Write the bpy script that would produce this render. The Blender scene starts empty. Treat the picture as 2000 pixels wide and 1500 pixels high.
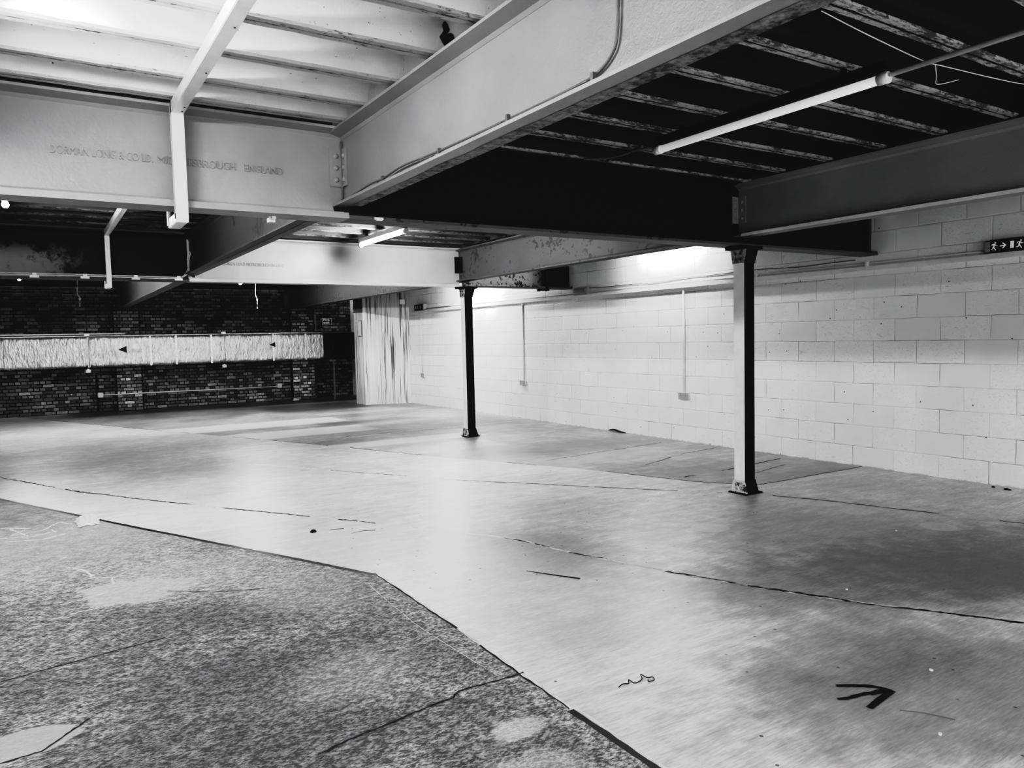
import bpy, bmesh, math, random
from mathutils import Vector, Matrix, noise as mn
random.seed(7)
S = bpy.context.scene
C = S.collection
PI = math.pi

# ------------------------------------------------------------------ node helper
class NT:
    def __init__(s, name):
        s.m = bpy.data.materials.new(name); s.m.use_nodes = True
        s.t = s.m.node_tree; s.n = s.t.nodes; s.l = s.t.links
        s.b = s.n['Principled BSDF']; s.geo = None
    def node(s, ty, **kw):
        x = s.n.new(ty)
        for k, v in kw.items(): setattr(x, k, v)
        return x
    def put(s, sock, v):
        if isinstance(v, bpy.types.NodeSocket): s.l.new(v, sock)
        elif v is not None:
            if sock.type == 'RGBA' and not hasattr(v, '__len__'): v = (v, v, v, 1)
            sock.default_value = v
    def P(s):
        if not s.geo: s.geo = s.node('ShaderNodeNewGeometry')
        return s.geo.outputs['Position']
    def xyz(s):
        x = s.node('ShaderNodeSeparateXYZ'); s.put(x.inputs[0], s.P()); return x.outputs
    def comb(s, x, y, z=0.):
        c = s.node('ShaderNodeCombineXYZ')
        for i, v in enumerate((x, y, z)): s.put(c.inputs[i], v)
        return c.outputs[0]
    def map(s, v, rot=(0, 0, 0), sc=(1, 1, 1), loc=(0, 0, 0)):
        x = s.node('ShaderNodeMapping'); s.put(x.inputs[0], v)
        x.inputs['Rotation'].default_value = rot; x.inputs['Scale'].default_value = sc; x.inputs['Location'].default_value = loc
        return x.outputs[0]
    def noise(s, v, sc=5., det=4., rough=.55, dist=0.):
        x = s.node('ShaderNodeTexNoise'); s.put(x.inputs['Vector'], v); x.inputs['Scale'].default_value = sc
        x.inputs['Detail'].default_value = det; x.inputs['Roughness'].default_value = rough; x.inputs['Distortion'].default_value = dist
        return x.outputs[0]
    def voro(s, v, sc=5., feat='F1'):
        x = s.node('ShaderNodeTexVoronoi', feature=feat); s.put(x.inputs['Vector'], v); x.inputs['Scale'].default_value = sc
        return x.outputs['Distance']
    def voro2(s, v, sc=5.):
        x = s.node('ShaderNodeTexVoronoi', voronoi_dimensions='2D'); s.put(x.inputs['Vector'], v); x.inputs['Scale'].default_value = sc
        return x.outputs['Distance']
    def white(s, v):
        x = s.node('ShaderNodeTexWhiteNoise'); s.put(x.inputs['Vector'], v); return x.outputs['Value']
    def ma(s, op, a, b=None, c=None, clamp=False):
        x = s.node('ShaderNodeMath', operation=op, use_clamp=clamp)
        for i, v in enumerate((a, b, c)):
            if v is not None: s.put(x.inputs[i], v)
        return x.outputs[0]
    def ss(s, v, a, b, lo=0., hi=1.):
        x = s.node('ShaderNodeMapRange', interpolation_type='SMOOTHSTEP'); s.put(x.inputs[0], v)
        for i, q in enumerate((a, b, lo, hi)): x.inputs[i+1].default_value = q
        return x.outputs[0]
    def lin(s, v, a, b, lo=0., hi=1.):
        x = s.node('ShaderNodeMapRange'); s.put(x.inputs[0], v)
        for i, q in enumerate((a, b, lo, hi)): x.inputs[i+1].default_value = q
        return x.outputs[0]
    def mix(s, f, a, b):                     # scalar mix
        x = s.node('ShaderNodeMix', data_type='FLOAT'); s.put(x.inputs[0], f); s.put(x.inputs[2], a); s.put(x.inputs[3], b)
        return x.outputs[0]
    def bump(s, h, st=.3, d=.01, nrm=None):
        x = s.node('ShaderNodeBump'); s.put(x.inputs['Height'], h); x.inputs['Strength'].default_value = st; x.inputs['Distance'].default_value = d
        if nrm is not None: s.put(x.inputs['Normal'], nrm)
        return x.outputs[0]
    def out(s, col, rough=.5, metal=0., nrm=None, spec=.5):
        g = s.node('ShaderNodeCombineColor')
        for i in range(3): s.put(g.inputs[i], col)
        s.l.new(g.outputs[0], s.b.inputs['Base Color'])
        s.put(s.b.inputs['Roughness'], rough); s.put(s.b.inputs['Metallic'], metal)
        s.b.inputs['Specular IOR Level'].default_value = spec
        if nrm is not None: s.put(s.b.inputs['Normal'], nrm)
        return s.m

def simple(name, col, rough=.5, metal=0., var=.12, sc=9., bump=.15, spec=.5):
    t = NT(name); n = t.noise(t.P(), sc, 5.); f = t.noise(t.P(), sc*9, 3.)
    v = t.ma('MULTIPLY', t.lin(n, .3, .7, 1-var, 1+var), col, clamp=True)
    return t.out(v, rough, metal, t.bump(f, bump, .004), spec)

def emis(name, st, col=.9):
    t = NT(name); t.out(col, .4)
    t.b.inputs['Emission Color'].default_value = (1, 1, 1, 1); t.b.inputs['Emission Strength'].default_value = st
    return t.m

# painted steel: gloss paint over plate, chips
def painted(name, col, rough=.38, chips=0., chipcol=.03, bumpst=.25, thick=False):
    t = NT(name); P = t.P()
    big = t.noise(P, 2.2, 4.); fine = t.noise(P, 60., 4.); mid = t.noise(P, 14., 5., .65)
    v = t.ma('MULTIPLY', t.lin(big, .3, .7, .9, 1.08), col)
    if chips > 0:
        c = t.ss(t.ma('ADD', mid, t.ma('MULTIPLY', t.ma('SUBTRACT', big, .5), .8)), .66-chips*.2, .69-chips*.2)
        v = t.mix(c, v, chipcol)
    v = t.ma('ADD', v, 0., clamp=True); h = t.ma('ADD', fine, t.ma('MULTIPLY', mid, 1.5))
    if thick:
        lump = t.noise(P, 26., 6., .7, .6); h = t.ma('ADD', h, t.ma('MULTIPLY', lump, t.ss(t.xyz()[1], 2.3, 1.8, 0., 9.)))
    return t.out(v, rough, 0, t.bump(h, bumpst, .004))

M = {}
M['white_steel'] = painted('white_gloss_steel', .32); M['bright_steel'] = painted('bright_white_steel', .55, .27)
M['beam_white'] = painted('white_gloss_beam', .29, .36, thick=True)
M['peeling_steel'] = painted('thick_flaking_white_paint', .60, .42, 0., bumpst=1.0)
M['grey_steel'] = painted('grey_brown_steel', .11, .5, .25, .05, .4)
M['mid_dark'] = painted('dull_dark_steel', .30, .6, .0, .02, .35)
M['dark_steel'] = painted('dark_steel', .05, .5, .1, .02, .35)
M['fitting_grey'] = simple('weathered_grey_diffuser', .28, .5)
M['black_steel'] = painted('black_steel', .003, .8, 0)
M['white_trunk'] = simple('white_trunking', .78, .35, var=.06)
M['plastic'] = simple('white_plastic', .75, .35, var=.03, bump=.02)
M['face_grey'] = simple('aged_white_plastic', .42, .4, var=.05)
M['grey_plastic'] = simple('grey_plastic', .35, .4, var=.08)
M['black'] = simple('matt_black', .008, .6)
M['zinc'] = simple('galvanised_metal', .55, .35, .9)
M['cable'] = simple('grey_cable', .16, .45)
M['cable_white'] = simple('white_cable', .6, .4)
M['tube_lit'] = emis('lit_fluorescent_tube', 95.); M['tube_soft'] = emis('lit_dimmer_tube', 45.); M['tube_mid'] = emis('lit_mid_tube', 70.); M['tube_wall'] = emis('lit_wall_tube', 24.)
M['tube_off_glow'] = simple('off_tube_added_glow', .9, .4, var=.02, bump=.02)
M['tube_off_glow'].node_tree.nodes['Principled BSDF'].inputs['Emission Color'].default_value = (1, 1, 1, 1); M['tube_off_glow'].node_tree.nodes['Principled BSDF'].inputs['Emission Strength'].default_value = .07  # faint glow added to brighten the switched-off tube
M['rag'] = simple('soiled_rag', .6, .9)
M['paper'] = simple('white_paper', .7, .8, var=.06)
M['lettering'] = simple('white_lettering', .9, .5, var=.01, bump=0.)
t = NT('sign_added_glow'); t.out(.45, .4); t.b.inputs['Emission Color'].default_value = (1, 1, 1, 1); t.b.inputs['Emission Strength'].default_value = .06  # slight glow added to the glyphs of unlit signs
M['sign_white'] = t.m
M['rivet_dark'] = simple('dark_rivet', .02, .5)

# rusty flaking girder face
t = NT('flaking_white_over_rust'); P = t.P()
a = t.noise(P, 16., 6., .7); b = t.noise(P, 2.5, 3.); xx = t.xyz()
c = t.ss(t.ma('ADD', a, t.ma('MULTIPLY', b, .5)), .74, .80)
v = t.mix(c, .62, .05)
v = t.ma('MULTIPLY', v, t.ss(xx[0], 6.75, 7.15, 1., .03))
M['flaking'] = t.out(v, .5, 0, t.bump(a, .5, .006))
# dark girder with a whitish patch left end
t = NT('dark_patchy_steel'); P = t.P(); xx = t.xyz()
a = t.noise(P, 9., 6., .7)
m = t.ma('MULTIPLY', t.ss(xx[0], .75, -.1), t.ss(xx[2], 2.78, 2.5))
c = t.ma('MULTIPLY', t.ss(t.ma('ADD', a, t.ma('MULTIPLY', m, .3)), .52, .72), m)
M['patchy_dark'] = t.out(t.mix(c, .006, .38), .6, 0, t.bump(a, .4, .006))
# beam with blotched underside
t = NT('blotched_underside_steel'); P = t.P()
a = t.noise(P, 26., 6., .75); b = t.noise(P, 3., 3.)
M['blotched'] = t.out(t.mix(t.ss(t.ma('ADD', a, t.ma('MULTIPLY', b, .4)), .50, .90), .03, .42), .6, 0, t.bump(a, .9, .008))

# ceiling concretes
def ceil_mat(name, col, pit, var=.2, bumpst=.3):
    t = NT(name); P = t.P()
    st = t.noise(t.map(P, sc=(1, 1.6, 1.6)), 3., 5.)
    pn = t.noise(P, 45., 2.); ps = t.noise(P, 5., 2.)
    p = t.ma('MULTIPLY', t.ss(pn, .70, .74), t.ss(ps, .42, .6))
    v = t.ma('MULTIPLY', t.lin(st, .3, .7, 1-var, 1+var), col)
    v = t.mix(p, v, col*pit)
    return t.out(v, .55, 0, t.bump(t.noise(P, 70., 5.), bumpst, .005))
M['ceil_white'] = ceil_mat('white_painted_soffit', .84, .12, .1)
M['ceil_grey'] = ceil_mat('bare_grey_soffit', .05, .25, .5, .7)
M['ceil_black'] = ceil_mat('black_painted_soffit', .002, .8)
def joist_mat(name, hi, lo, thr):
    t = NT(name); P = t.P()
    a = t.noise(t.map(P, sc=(.35, 1, 1)), 60., 5., .7); b = t.noise(P, 5., 3.)
    c = t.ss(t.ma('ADD', a, t.ma('MULTIPLY', t.ma('SUBTRACT', b, .5), .6)), thr-.06, thr+.06)
    return t.out(t.mix(c, hi, lo), .5, 0, t.bump(a, 1., .012))
M['joist_white'] = joist_mat('flaky_white_flange', .62, .16, .66)
M['joist_grey'] = joist_mat('flaky_grey_flange', .18, .03, .52)
M['joist_bare'] = joist_mat('bare_metal_flange', .50, .10, .52)
M['groove'] = simple('dark_groove', .01, .7)
M['groove_white'] = joist_mat('white_groove', .45, .08, .55)

# masonry patterns on (u, v)
def masonry(t, u, v, L, H, mort, head=False, u0=0., v0=0.):
    vv = t.ma('DIVIDE', t.ma('SUBTRACT', v, v0), H); row = t.ma('FLOOR', vv); fv = t.ma('SUBTRACT', vv, row)
    par = t.ma('MODULO', t.ma('ABSOLUTE', row), 2.)
    uo = t.ma('SUBTRACT', u, u0)
    if head:
        Lr = t.mix(par, L, L*.5)
        uu = t.ma('ADD', t.ma('DIVIDE', uo, Lr), t.ma('MULTIPLY', par, .5))
    else:
        Lr = L
        uu = t.ma('ADD', t.ma('DIVIDE', uo, L), t.ma('MULTIPLY', par, .5))
    col = t.ma('FLOOR', uu); fu = t.ma('SUBTRACT', uu, col)
    eu = t.ma('MULTIPLY', t.ma('MINIMUM', fu, t.ma('SUBTRACT', 1., fu)), Lr)
    ev = t.ma('MULTIPLY', t.ma('MINIMUM', fv, t.ma('SUBTRACT', 1., fv)), H)
    return t.ma('MINIMUM', eu, ev), eu, ev, t.white(t.comb(col, row, par)), row
# white blockwork: wall face lies in the YZ plane
def blockwork(name):
    t = NT(name); P = t.P(); X = t.xyz()
    w = t.ma('MULTIPLY', t.ma('SUBTRACT', t.noise(P, 5., 3.), .5), .012)
    d, eu, ev, rnd, row = masonry(t, t.ma('ADD', X[1], w), t.ma('ADD', X[2], w), .468, .2325, .01, u0=5.39, v0=1.38-.2325*8)
    fine = t.noise(P, 55., 4.); big = t.noise(P, 1.6, 3.)
    wv = t.noise(t.map(P, sc=(1, 1., 2.6)), 7., 2., .4, .6)
    sq = t.ma('ABSOLUTE', t.ma('SUBTRACT', t.ma('FRACT', t.ma('MULTIPLY', t.ma('ADD', wv, t.ma('MULTIPLY', rnd, 3.)), 11.)), .5))
    sqz = t.ma('MULTIPLY', t.ss(sq, .0, .09, 1., 0.), t.ss(t.ma('ADD', rnd, t.ma('MULTIPLY', big, .6)), .45, .9))
    lm = t.ss(t.noise(P, 2.3, 3.), .40, .62)
    joint = t.ss(d, .0012, .0045, 1., 0.)
    jd = t.ma('MULTIPLY', joint, t.lin(lm, 0, 1, .18, .75))
    hn = t.voro2(t.comb(X[1], X[2]), 2.9); hole = t.ma('MULTIPLY', t.ss(hn, .016, .024, 1., 0.), t.ss(t.noise(P, 3., 2.), .50, .54))
    v = t.ma('MULTIPLY', t.lin(big, .3, .7, .80, .88), t.lin(rnd, 0, 1, .97, 1.03))
    v = t.mix(jd, v, .16); v = t.mix(t.ma('MULTIPLY', sqz, .3), v, .3); v = t.mix(t.ma('MULTIPLY', hole, .9), v, .04)
    # grubby foot of the wall
    sc = t.ma('MULTIPLY', t.ss(X[2], .02, .0), t.ss(t.noise(P, 12., 3.), .45, .6)); v = t.mix(t.ma('MULTIPLY', sc, .35), v, .1)
    h = t.ma('SUBTRACT', t.ma('ADD', t.ma('MULTIPLY', fine, .18), t.ss(d, 0., .012)), t.ma('MULTIPLY', sqz, .25))
    return t.out(v, .42, 0, t.bump(h, .35, .006), .5)
M['block'] = blockwork('white_blockwork')
# dark brick; (u,v) picked from the normal: front face uses X, cheeks use Y
def brickwork(name, gain=1.):
    t = NT(name); P = t.P(); X = t.xyz()
    u = t.ma('ADD', X[0], X[1])
    w = t.ma('MULTIPLY', t.ma('SUBTRACT', t.noise(P, 9., 3.), .5), .02)
    d, eu, ev, rnd, row = masonry(t, t.ma('ADD', u, w), t.ma('ADD', X[2], w), .232, .078, .01, head=True)
    big = t.noise(P, .9, 3.); r2 = t.noise(P, 30., 4.)
    lt = t.ma('POWER', t.ma('MULTIPLY', rnd, t.lin(big, .3, .7, .6, 1.3)), 1.9)
    v = t.ma('MULTIPLY', t.ma('ADD', .05, t.ma('MULTIPLY', lt, .26)), gain)
    v = t.ma('MULTIPLY', v, t.lin(r2, .3, .7, .7, 1.3))
    v = t.mix(t.ss(d, .006, .011, 1., 0.), v, .012)
    # darker above head height
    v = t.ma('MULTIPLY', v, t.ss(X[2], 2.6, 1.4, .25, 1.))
    sp = t.ss(t.voro(P, 1.4), .02, .035, .5, 0.); v = t.ma('ADD', v, sp)
    return t.out(v, .6, 0, t.bump(t.ma('ADD', t.ss(d, .003, .014), t.ma('MULTIPLY', r2, .4)), .8, .012))
M['brick'] = brickwork('dark_brick', 1.5)
M['brick_pier'] = brickwork('pier_brick', 2.8)
# streaked plywood
t = NT('streak_stained_boarding'); P = t.P(); X = t.xyz(); u = t.ma('ADD', X[0], X[1])
st = t.noise(t.comb(t.ma('MULTIPLY', u, 1.), t.ma('MULTIPLY', X[2], .009), 0.), 62., 4., .6)
s2 = t.noise(t.comb(u, t.ma('MULTIPLY', X[2], .03), 3.), 14., 2.)
th = t.ma('ADD', st, t.ma('MULTIPLY', t.ma('SUBTRACT', s2, .5), .45))
dr = t.ma('MULTIPLY', t.ss(th, .525, .58), t.lin(s2, .35, .65, .55, 1.))
low = t.ss(X[2], .0, 1.2, .75, 1.)
v = t.mix(t.ma('MULTIPLY', dr, low), t.lin(st, .3, .7, .85, .62), .06)
v = t.ma('MULTIPLY', v, t.ss(X[2], 2.26, 2.31, 1., .55))
M['board'] = t.out(v, .55, 0, t.bump(st, .2, .003))
# foil
t = NT('crinkled_foil'); P = t.P()
a = t.noise(t.map(P, rot=(0, .25, 0), sc=(2.6, 1, .8)), 7., 6., .62, .8); b = t.voro(t.map(P, sc=(2, 1, 1)), 11., 'F1')
c = t.noise(P, 4., 3.)
M['foil'] = t.out(t.lin(a, .3, .7, .62, .97), t.lin(c, .3, .7, .28, .42), .8, t.bump(t.ma('ADD', a, t.ma('MULTIPLY', b, .35)), .8, .04))
M['foil_shaded'] = simple('shaded_foil', .03, .3, .8, .3, 8., .8)  # shadow over the duct's right end, put into the foil colour
M['foil_tape'] = simple('foil_tape', .8, .3, .8, .2, 20., .8)

# ------------------------------------------------------------------ floor materials
def ell(t, X, cx, cy, rx, ry, rot, soft, wob):
    ca, sa = math.cos(rot), math.sin(rot)
    dx = t.ma('SUBTRACT', X[0], cx); dy = t.ma('SUBTRACT', X[1], cy)
    a = t.ma('DIVIDE', t.ma('ADD', t.ma('MULTIPLY', dx, ca), t.ma('MULTIPLY', dy, sa)), rx)
    b = t.ma('DIVIDE', t.ma('SUBTRACT', t.ma('MULTIPLY', dy, ca), t.ma('MULTIPLY', dx, sa)), ry)
    r = t.ma('SQRT', t.ma('ADD', t.ma('MULTIPLY', a, a), t.ma('MULTIPLY', b, b)))
    return t.ss(t.ma('ADD', r, wob), 1-soft, 1+soft, 1., 0.)
def streaks(t, P, ang, sc, ratio):
    return t.noise(t.map(P, rot=(0, 0, ang), sc=(1, ratio, 1)), sc, 5., .62)
def smooth_floor():
    t = NT('worn_power_floated_concrete'); P = t.P(); X = t.xyz()
    big = t.noise(P, .8, 4., .6); st = streaks(t, P, .6, 2.2, 5.5); st2 = streaks(t, P, .35, 9., 9.); mid = t.noise(P, 6., 5., .6); fine = t.noise(P, 90., 3.)
    v = t.lin(big, .3, .7, .50, .74)
    v = t.ma('MULTIPLY', v, t.lin(st, .3, .7, .80, 1.2)); v = t.ma('MULTIPLY', v, t.lin(st2, .3, .7, .76, 1.2)); v = t.ma('MULTIPLY', v, t.lin(mid, .3, .7, .9, 1.1))
    wob = t.ma('MULTIPLY', t.ma('SUBTRACT', mid, .5), .9); wob2 = t.ma('MULTIPLY', t.ma('SUBTRACT', mid, .5), .3)
    for (cx, cy, rx, ry, rot, soft, val, k) in [(4.3, 2.55, 1.5, .55, -.5, .5, .09, .55), (5.6, 2.0, 1.6, .8, -.5, .5, .08, .6), (3.1, 2.0, .6, .35, 0, .5, .15, .4), (3.2, 1.5, 1.1, .5, -.4, .5, .13, .55), (2.9, 4.3, .5, .7, .2, .6, .25, .45), (5.0, 3.4, 1.2, .8, -.5, .6, .15, .45), (2.35, 2.9, .35, .25, 0, .6, .2, .3), (3.9, 5.3, .8, .4, -.6, .6, .26, .3), (2.2, 9.3, 1.4, .9, -.7, .6, .27, .35)]:
        v = t.mix(t.ma('MULTIPLY', ell(t, X, cx, cy, rx, ry, rot, soft, wob), k), v, val)
    for (cx, cy, r) in [(5.69, 3.64, .13), (5.71, 2.98, .13), (1.67, 8.38, .14), (1.65, 7.75, .14), (1.875, 6.99, .13), (6.72, 3.5, .13), (4.3, 7.3, .16), (4.35, 4.0, .14)]:
        v = t.mix(t.ma('MULTIPLY', ell(t, X, cx, cy, r, r, 0, .08, wob2), .5), v, .62)
    for (cx, cy, rx, ry, rot) in [(1.1, 7.2, .9, .4, -1.1), (2.35, 3.7, .6, .9, 0.1), (.2, 9.0, .8, .3, -1.1), (2.1, 5.0, .5, .9, .3)]:
        v = t.mix(t.ma('MULTIPLY', ell(t, X, cx, cy, rx, ry, rot, .6, wob), .5), v, .62)
    sp = t.ma('MULTIPLY', t.ss(t.voro2(P, 3.4), .020, .028, 1., 0.), t.ss(t.noise(P, 1.1, 1.), .45, .55)); v = t.mix(t.ma('MULTIPLY', sp, .8), v, .03); v = t.ma('MULTIPLY', v, t.lin(streaks(t, P, .5, 22., 6.), .3, .7, .84, 1.14)); fl = t.ma('MULTIPLY', t.ss(streaks(t, P, .45, 26., 7.), .64, .70), t.ss(mid, .45, .6)); v = t.mix(t.ma('MULTIPLY', fl, .45), v, .12); 
    ro = t.ma('ADD', t.lin(big, .3, .7, .29, .36), t.lin(st, .3, .7, .0, .10))
    return t.out(v, ro, 0, t.bump(t.ma('ADD', fine, t.ma('MULTIPLY', st2, .8)), .16, .003), .55)
def rough_floor():
    t = NT('pitted_old_screed'); P = t.P(); X = t.xyz()
    big = t.noise(P, 1.1, 4., .6); mid = t.noise(P, 7., 6., .7); sp = t.ma('ADD', t.ma('MULTIPLY', t.noise(t.map(P, rot=(0, 0, .6), sc=(1, 1.9, 1)), 48., 4., .75), .6), t.ma('MULTIPLY', t.noise(t.map(P, rot=(0, 0, .6), sc=(1, 1.6, 1)), 17., 4., .7), .4)); gr = t.noise(P, 130., 3.)
    v = t.ma('ADD', t.lin(big, .32, .68, .13, .23), t.ss(X[1], 3.9, 5.6, 0., .09))
    v = t.ma('MULTIPLY', v, t.lin(mid, .3, .7, .58, 1.42))
    wob = t.ma('MULTIPLY', t.ma('SUBTRACT', mid, .5), 1.1); wob2 = t.ma('ADD', t.ma('MULTIPLY', t.ma('SUBTRACT', mid, .5), 1.1), t.ma('MULTIPLY', t.ma('SUBTRACT', t.noise(P, 2.5, 3.), .5), 1.2))
    smooth = 0.
    for (cx, cy, rx, ry, rot, soft, val, k) in [(.80, 3.35, .55, .35, -.5, .6, .10, .6), (.85, 2.75, .45, .28, -.3, .6, .09, .6), (1.35, 2.25, .3, .15, 0, .6, .14, .4), (.75, 4.35, .6, .25, -.6, .5, .09, .45), (.2, 2.9, .4, .35, 0, .5, .08, .5), (1.35, 3.6, .18, .12, 0, .5, .12, .5)]:
        v = t.mix(t.ma('MULTIPLY', ell(t, X, cx, cy, rx, ry, rot, soft, wob), k), v, val)
    for (cx, cy, rx, ry, rot, soft, val, k) in [(.47, 5.08, .34, .24, -.5, .12, .50, .8), (-.12, 3.33, .2, .11, .2, .06, .36, .9), (.85, 5.2, .6, .5, -.5, .7, .42, .45), (1.5, 2.35, .12, .08, 0, .3, .5, .7), (1.35, 2.05, .25, .13, .2, .3, .42, .6), (.1, 6.6, .7, .8, 0, .7, .30, .5), (1.3, 4.5, .35, .5, .3, .7, .40, .5), (1.15, 3.15, .3, .25, 0, .6, .36, .4)]:
        e = t.ma('MULTIPLY', ell(t, X, cx, cy, rx, ry, rot, soft, wob2), k); v = t.mix(e, v, val)
        smooth = t.ma('MAXIMUM', smooth, e)
    # paler margin strip beside the joint under the beam
    mg = t.ma('MULTIPLY', t.ss(t.ma('ADD', X[0], t.ma('MULTIPLY', wob2, .05)), 1.655, 1.665), t.ss(X[1], 4.45, 4.40)); v = t.mix(t.ma('MULTIPLY', mg, .6), v, .30)
    spk = t.ma('MULTIPLY', t.ma('SUBTRACT', 1., smooth), t.ss(X[1], 8.5, 4.5, .25, 1.))
    v = t.ma('MULTIPLY', v, t.mix(spk, 1., t.ss(sp, .42, .60, .3, 2.1)))
    v = t.ma('ADD', v, .01, clamp=True)
    return t.out(v, t.mix(spk, .5, .62), 0, t.bump(t.ma('ADD', sp, t.ma('MULTIPLY', gr, .5)), .75, .008), .4)
def far_floor():
    t = NT('patched_far_concrete'); P = t.P(); X = t.xyz()
    big = t.noise(P, .8, 4., .6); st = streaks(t, P, .1, 2.0, 5.); mid = t.noise(P, 5., 6., .7); fine = t.noise(P, 60., 3.)
    v = t.lin(big, .32, .68, .28, .48)
    v = t.ma('MULTIPLY', v, t.lin(st, .3, .7, .7, 1.3)); v = t.ma('MULTIPLY', v, t.lin(mid, .3, .7, .8, 1.2))
    wob = t.ma('MULTIPLY', t.ma('SUBTRACT', t.noise(t.map(P, sc=(1, 3, 1)), 3., 5.), .5), .8)
    def box(x0, x1, y0, y1, sh, s=.08):
        yy = t.ma('ADD', X[1], t.ma('MULTIPLY', wob, .25)); xx = t.ma('ADD', t.ma('ADD', X[0], t.ma('MULTIPLY', X[1], sh)), t.ma('MULTIPLY', wob, .5))
        a = t.ma('MULTIPLY', t.ss(xx, x0-s, x0+s), t.ss(xx, x1+s, x1-s)); b = t.ma('MULTIPLY', t.ss(yy, y0-s, y0+s), t.ss(yy, y1+s, y1-s))
        return t.ma('MULTIPLY', a, b)
    for (x0, x1, y0, y1, k, val) in [(1.6, 5.0, 13.6, 14.6, .85, .70), (2.0, 4.9, 11.9, 12.9, .85, .68), (3.2, 5.9, 10.0, 10.55, .8, .66), (4.9, 7.0, 14.9, 15.4, .55, .6), (4.0, 5.6, 8.9, 9.6, .45, .6), (5.0, 6.8, 6.9, 7.5, .35, .5), (1.4, 3.4, 16.3, 16.9, .4, .5)]:
        v = t.mix(t.ma('MULTIPLY', box(x0, x1, y0, y1, 0.), k), v, val)
    for (x0, x1, y0, y1, k, val) in [(.5, 7.6, 18.4, 20.6, .8, .05), (4.6, 7.4, 11.0, 12.6, .5, .11), (4.4, 6.6, 16.2, 18.0, .7, .07), (5.0, 7.3, 7.7, 8.7, .45, .14), (4.3, 6.2, 13.0, 13.6, .6, .08)]:
        v = t.mix(t.ma('MULTIPLY', box(x0, x1, y0, y1, 0., .3), k), v, val)
    ro = t.lin(st, .3, .7, .28, .5)
    return t.out(v, ro, 0, t.bump(t.ma('ADD', fine, mid), .25, .005), .5)
M['floor_smooth'] = smooth_floor(); M['floor_rough'] = rough_floor(); M['floor_far'] = far_floor()
M['crack'] = simple('dark_crack', .025, .8)
M['crack_pale'] = simple('pale_joint_filler', .66, .6, var=.3, sc=20.)
M['joint'] = simple('dark_joint', .03, .35, var=.4, sc=25.)
M['scribble'] = simple('chalky_scribble', .62, .7, var=.3, sc=40)
t = NT('sprayed_black_paint'); P = t.P(); n = t.noise(P, 60., 4.)
M['spray'] = t.out(t.lin(n, .3, .7, .004, .02), .6)

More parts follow.
